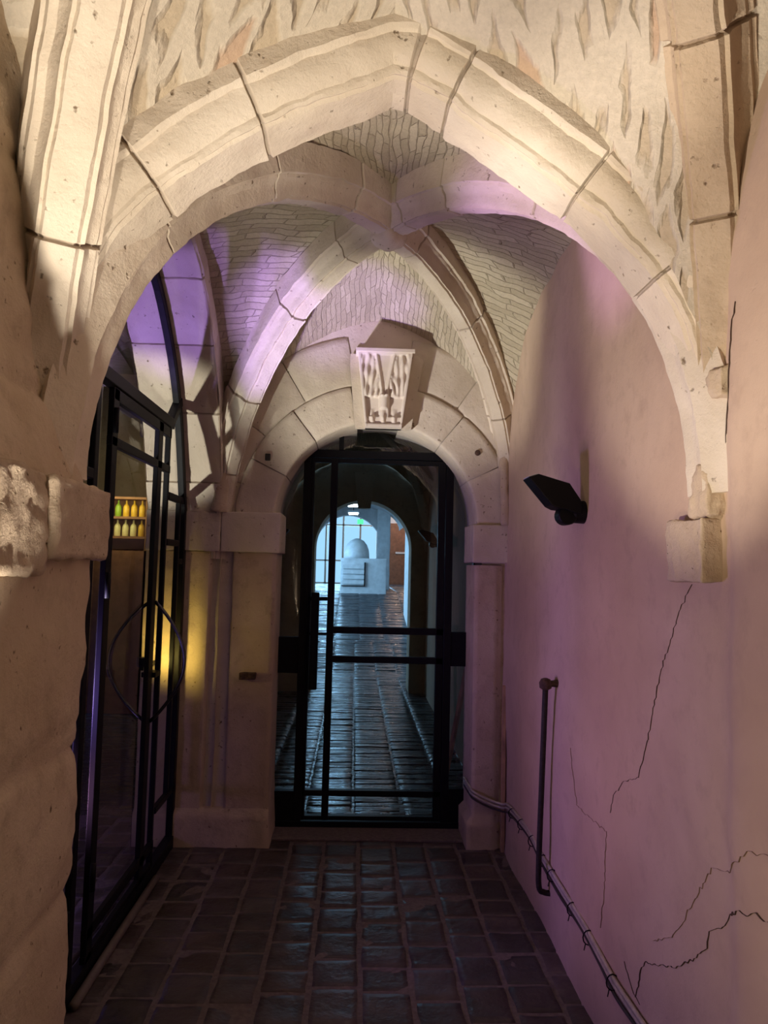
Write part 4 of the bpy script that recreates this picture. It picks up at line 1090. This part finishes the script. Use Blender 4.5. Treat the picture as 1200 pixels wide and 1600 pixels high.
# pillar, dome-topped stone and slatted panel
tag(merge(rough_block((.56, 19.2, .95), (.90, 19.75, 3.2), .01, .15, .02, 61)).build('plaster_pillar', 'white', smooth=True), 'patchy pale plaster pillar in the bright hall', 'pillar')
m = MB(); m.lathe((.04, 17.6, 1.76), [(.30, 0), (.295, .12), (.28, .22), (.24, .33), (.16, .43), (.06, .48), (.0, .49)], 24)
dm = m.build('domed_stone', 'white', smooth=True); tag(dm, 'rounded pale dome standing on the low wall in the bright hall', 'stone dome')
tag(rough_block((-.33, 17.3, .90), (.74, 17.95, 1.77), .008, .12, .01, 62).build('low_wall', 'white', smooth=True), 'low pale plaster wall below the dome in the bright hall', 'low wall')
e = empty('slatted_vent', (-.05, 17.28, 1.12)); m = MB()
for k in range(4): m.box((-.28, 17.25, 1.17 + k * .12), (.22, 17.29, 1.26 + k * .12))
put(m.build('slat', 'white'), e)
m = MB(); m.box((.22, 17.24, 1.12), (.25, 17.30, 1.68)); m.box((-.30, 17.26, 1.12), (.25, 17.30, 1.14)); put(m.build('frame', 'steel'), e)
tag(e, 'pale slatted panel on the face of the low wall', 'vent')
# brown door at the right end
d3 = MB(); d3.box((1.05, 24.8, 1.0), (2.1, 24.9, 3.05)); o = d3.build('door_3', 'brownwood'); struct(o, 'brown wooden door at the right end of the far hall')
m = MB(); m.box((-.0, 0, 0), (.02, .02, .02)); m.box((1.3, 24.76, 2.05), (1.7, 24.8, 2.1)); hh = MB().box((1.35, 24.76, 2.03), (1.7, 24.80, 2.09)).build('handle', 'white', o)
m = MB(); m.box((2.1, 24.8, 1), (3.4, 24.95, 4.1)); m.box((.9, 24.8, 1), (1.05, 24.95, 4.1)); m.box((1.05, 24.8, 3.05), (2.1, 24.95, 4.1))
struct(m.build('wall_back', 'white'), 'wall around the brown door')
# window steelwork in the left opening and at the end
w1 = struct(empty('window_1', (-1.1, 14.7, .4)), 'tall steel framed window on the left of the far passage')
m = MB()
for y in [11.65, 12.9, 14.1, 15.3, 16.5, 17.85]: m.box((-1.13, y - .03, .42), (-1.08, y + .03, 2.76))
for z in (.44, 1.3, 2.1, 2.74): m.box((-1.13, 11.62, z - .02), (-1.08, 17.88, z + .02))
put(m.build('window_frame', 'steel'), w1)
w2 = struct(empty('window_2', (-.3, 24, 1)), 'bright glazed front closing the far end')
m = MB()
for x in [-3.0, -2.2, -1.55, -.95, -.4, .15, .7, .95]: m.box((x - .03, 23.95, 1), (x + .03, 24.02, 4.0))
for z in (1.02, 1.75, 2.9, 3.3): m.box((-3.0, 23.95, z - .025), (.95, 24.02, z + .025))
put(m.build('window_frame', 'cable'), w2)
# ceiling lights of the far passage
first = None
for k, y in enumerate((10.6, 12.2, 14.0, 16.2)):
    if first is None:
        e = empty('ceiling_light', (-.06, y, 2.72)); a = MB().box((-.10, -.16, .0), (.10, .16, .03)).build('diffuser', 'tube_light', e); b = MB().box((-.12, -.18, .03), (.12, .18, .07)).build('housing', 'white', e); first = e
        ca = MB().box((-.008, -.008, .07), (.008, .008, .47)).build('hanger', 'steel', e)
    else:
        e = first.copy(); col.objects.link(e); e.location = (-.06, y, 2.72)
        for ch in list(first.children):
            c = ch.copy(); c.parent = e; col.objects.link(c)
    tag(e, '%s lit ceiling light in the row down the far passage' % ('nearest', 'second', 'third', 'farthest')[k], 'ceiling light', 'ceiling lights of the far passage')
tag(MB().box((.03, 16.9, 2.55), (.17, 16.93, 2.66), .003).build('exit_sign', 'green_sign'), 'small green lit sign hanging near the far arch', 'sign')
# lath leaning behind the right side light
tag(MB().bar((.60, 4.98, .02), (.80, 5.06, 1.05), .035, .02).build('wooden_lath', 'wood'), 'wooden lath leaning behind the right side pane of the glass door', 'lath')
# unseen wall added behind the viewer to keep sky light out
m = MB(); m.grid([[(x, -1.35, z) for x in (-1.5, 1.5)] for z in (0, 3.6)]); struct(m.build('wall_front', 'stone_rough'), 'wall behind the viewer')
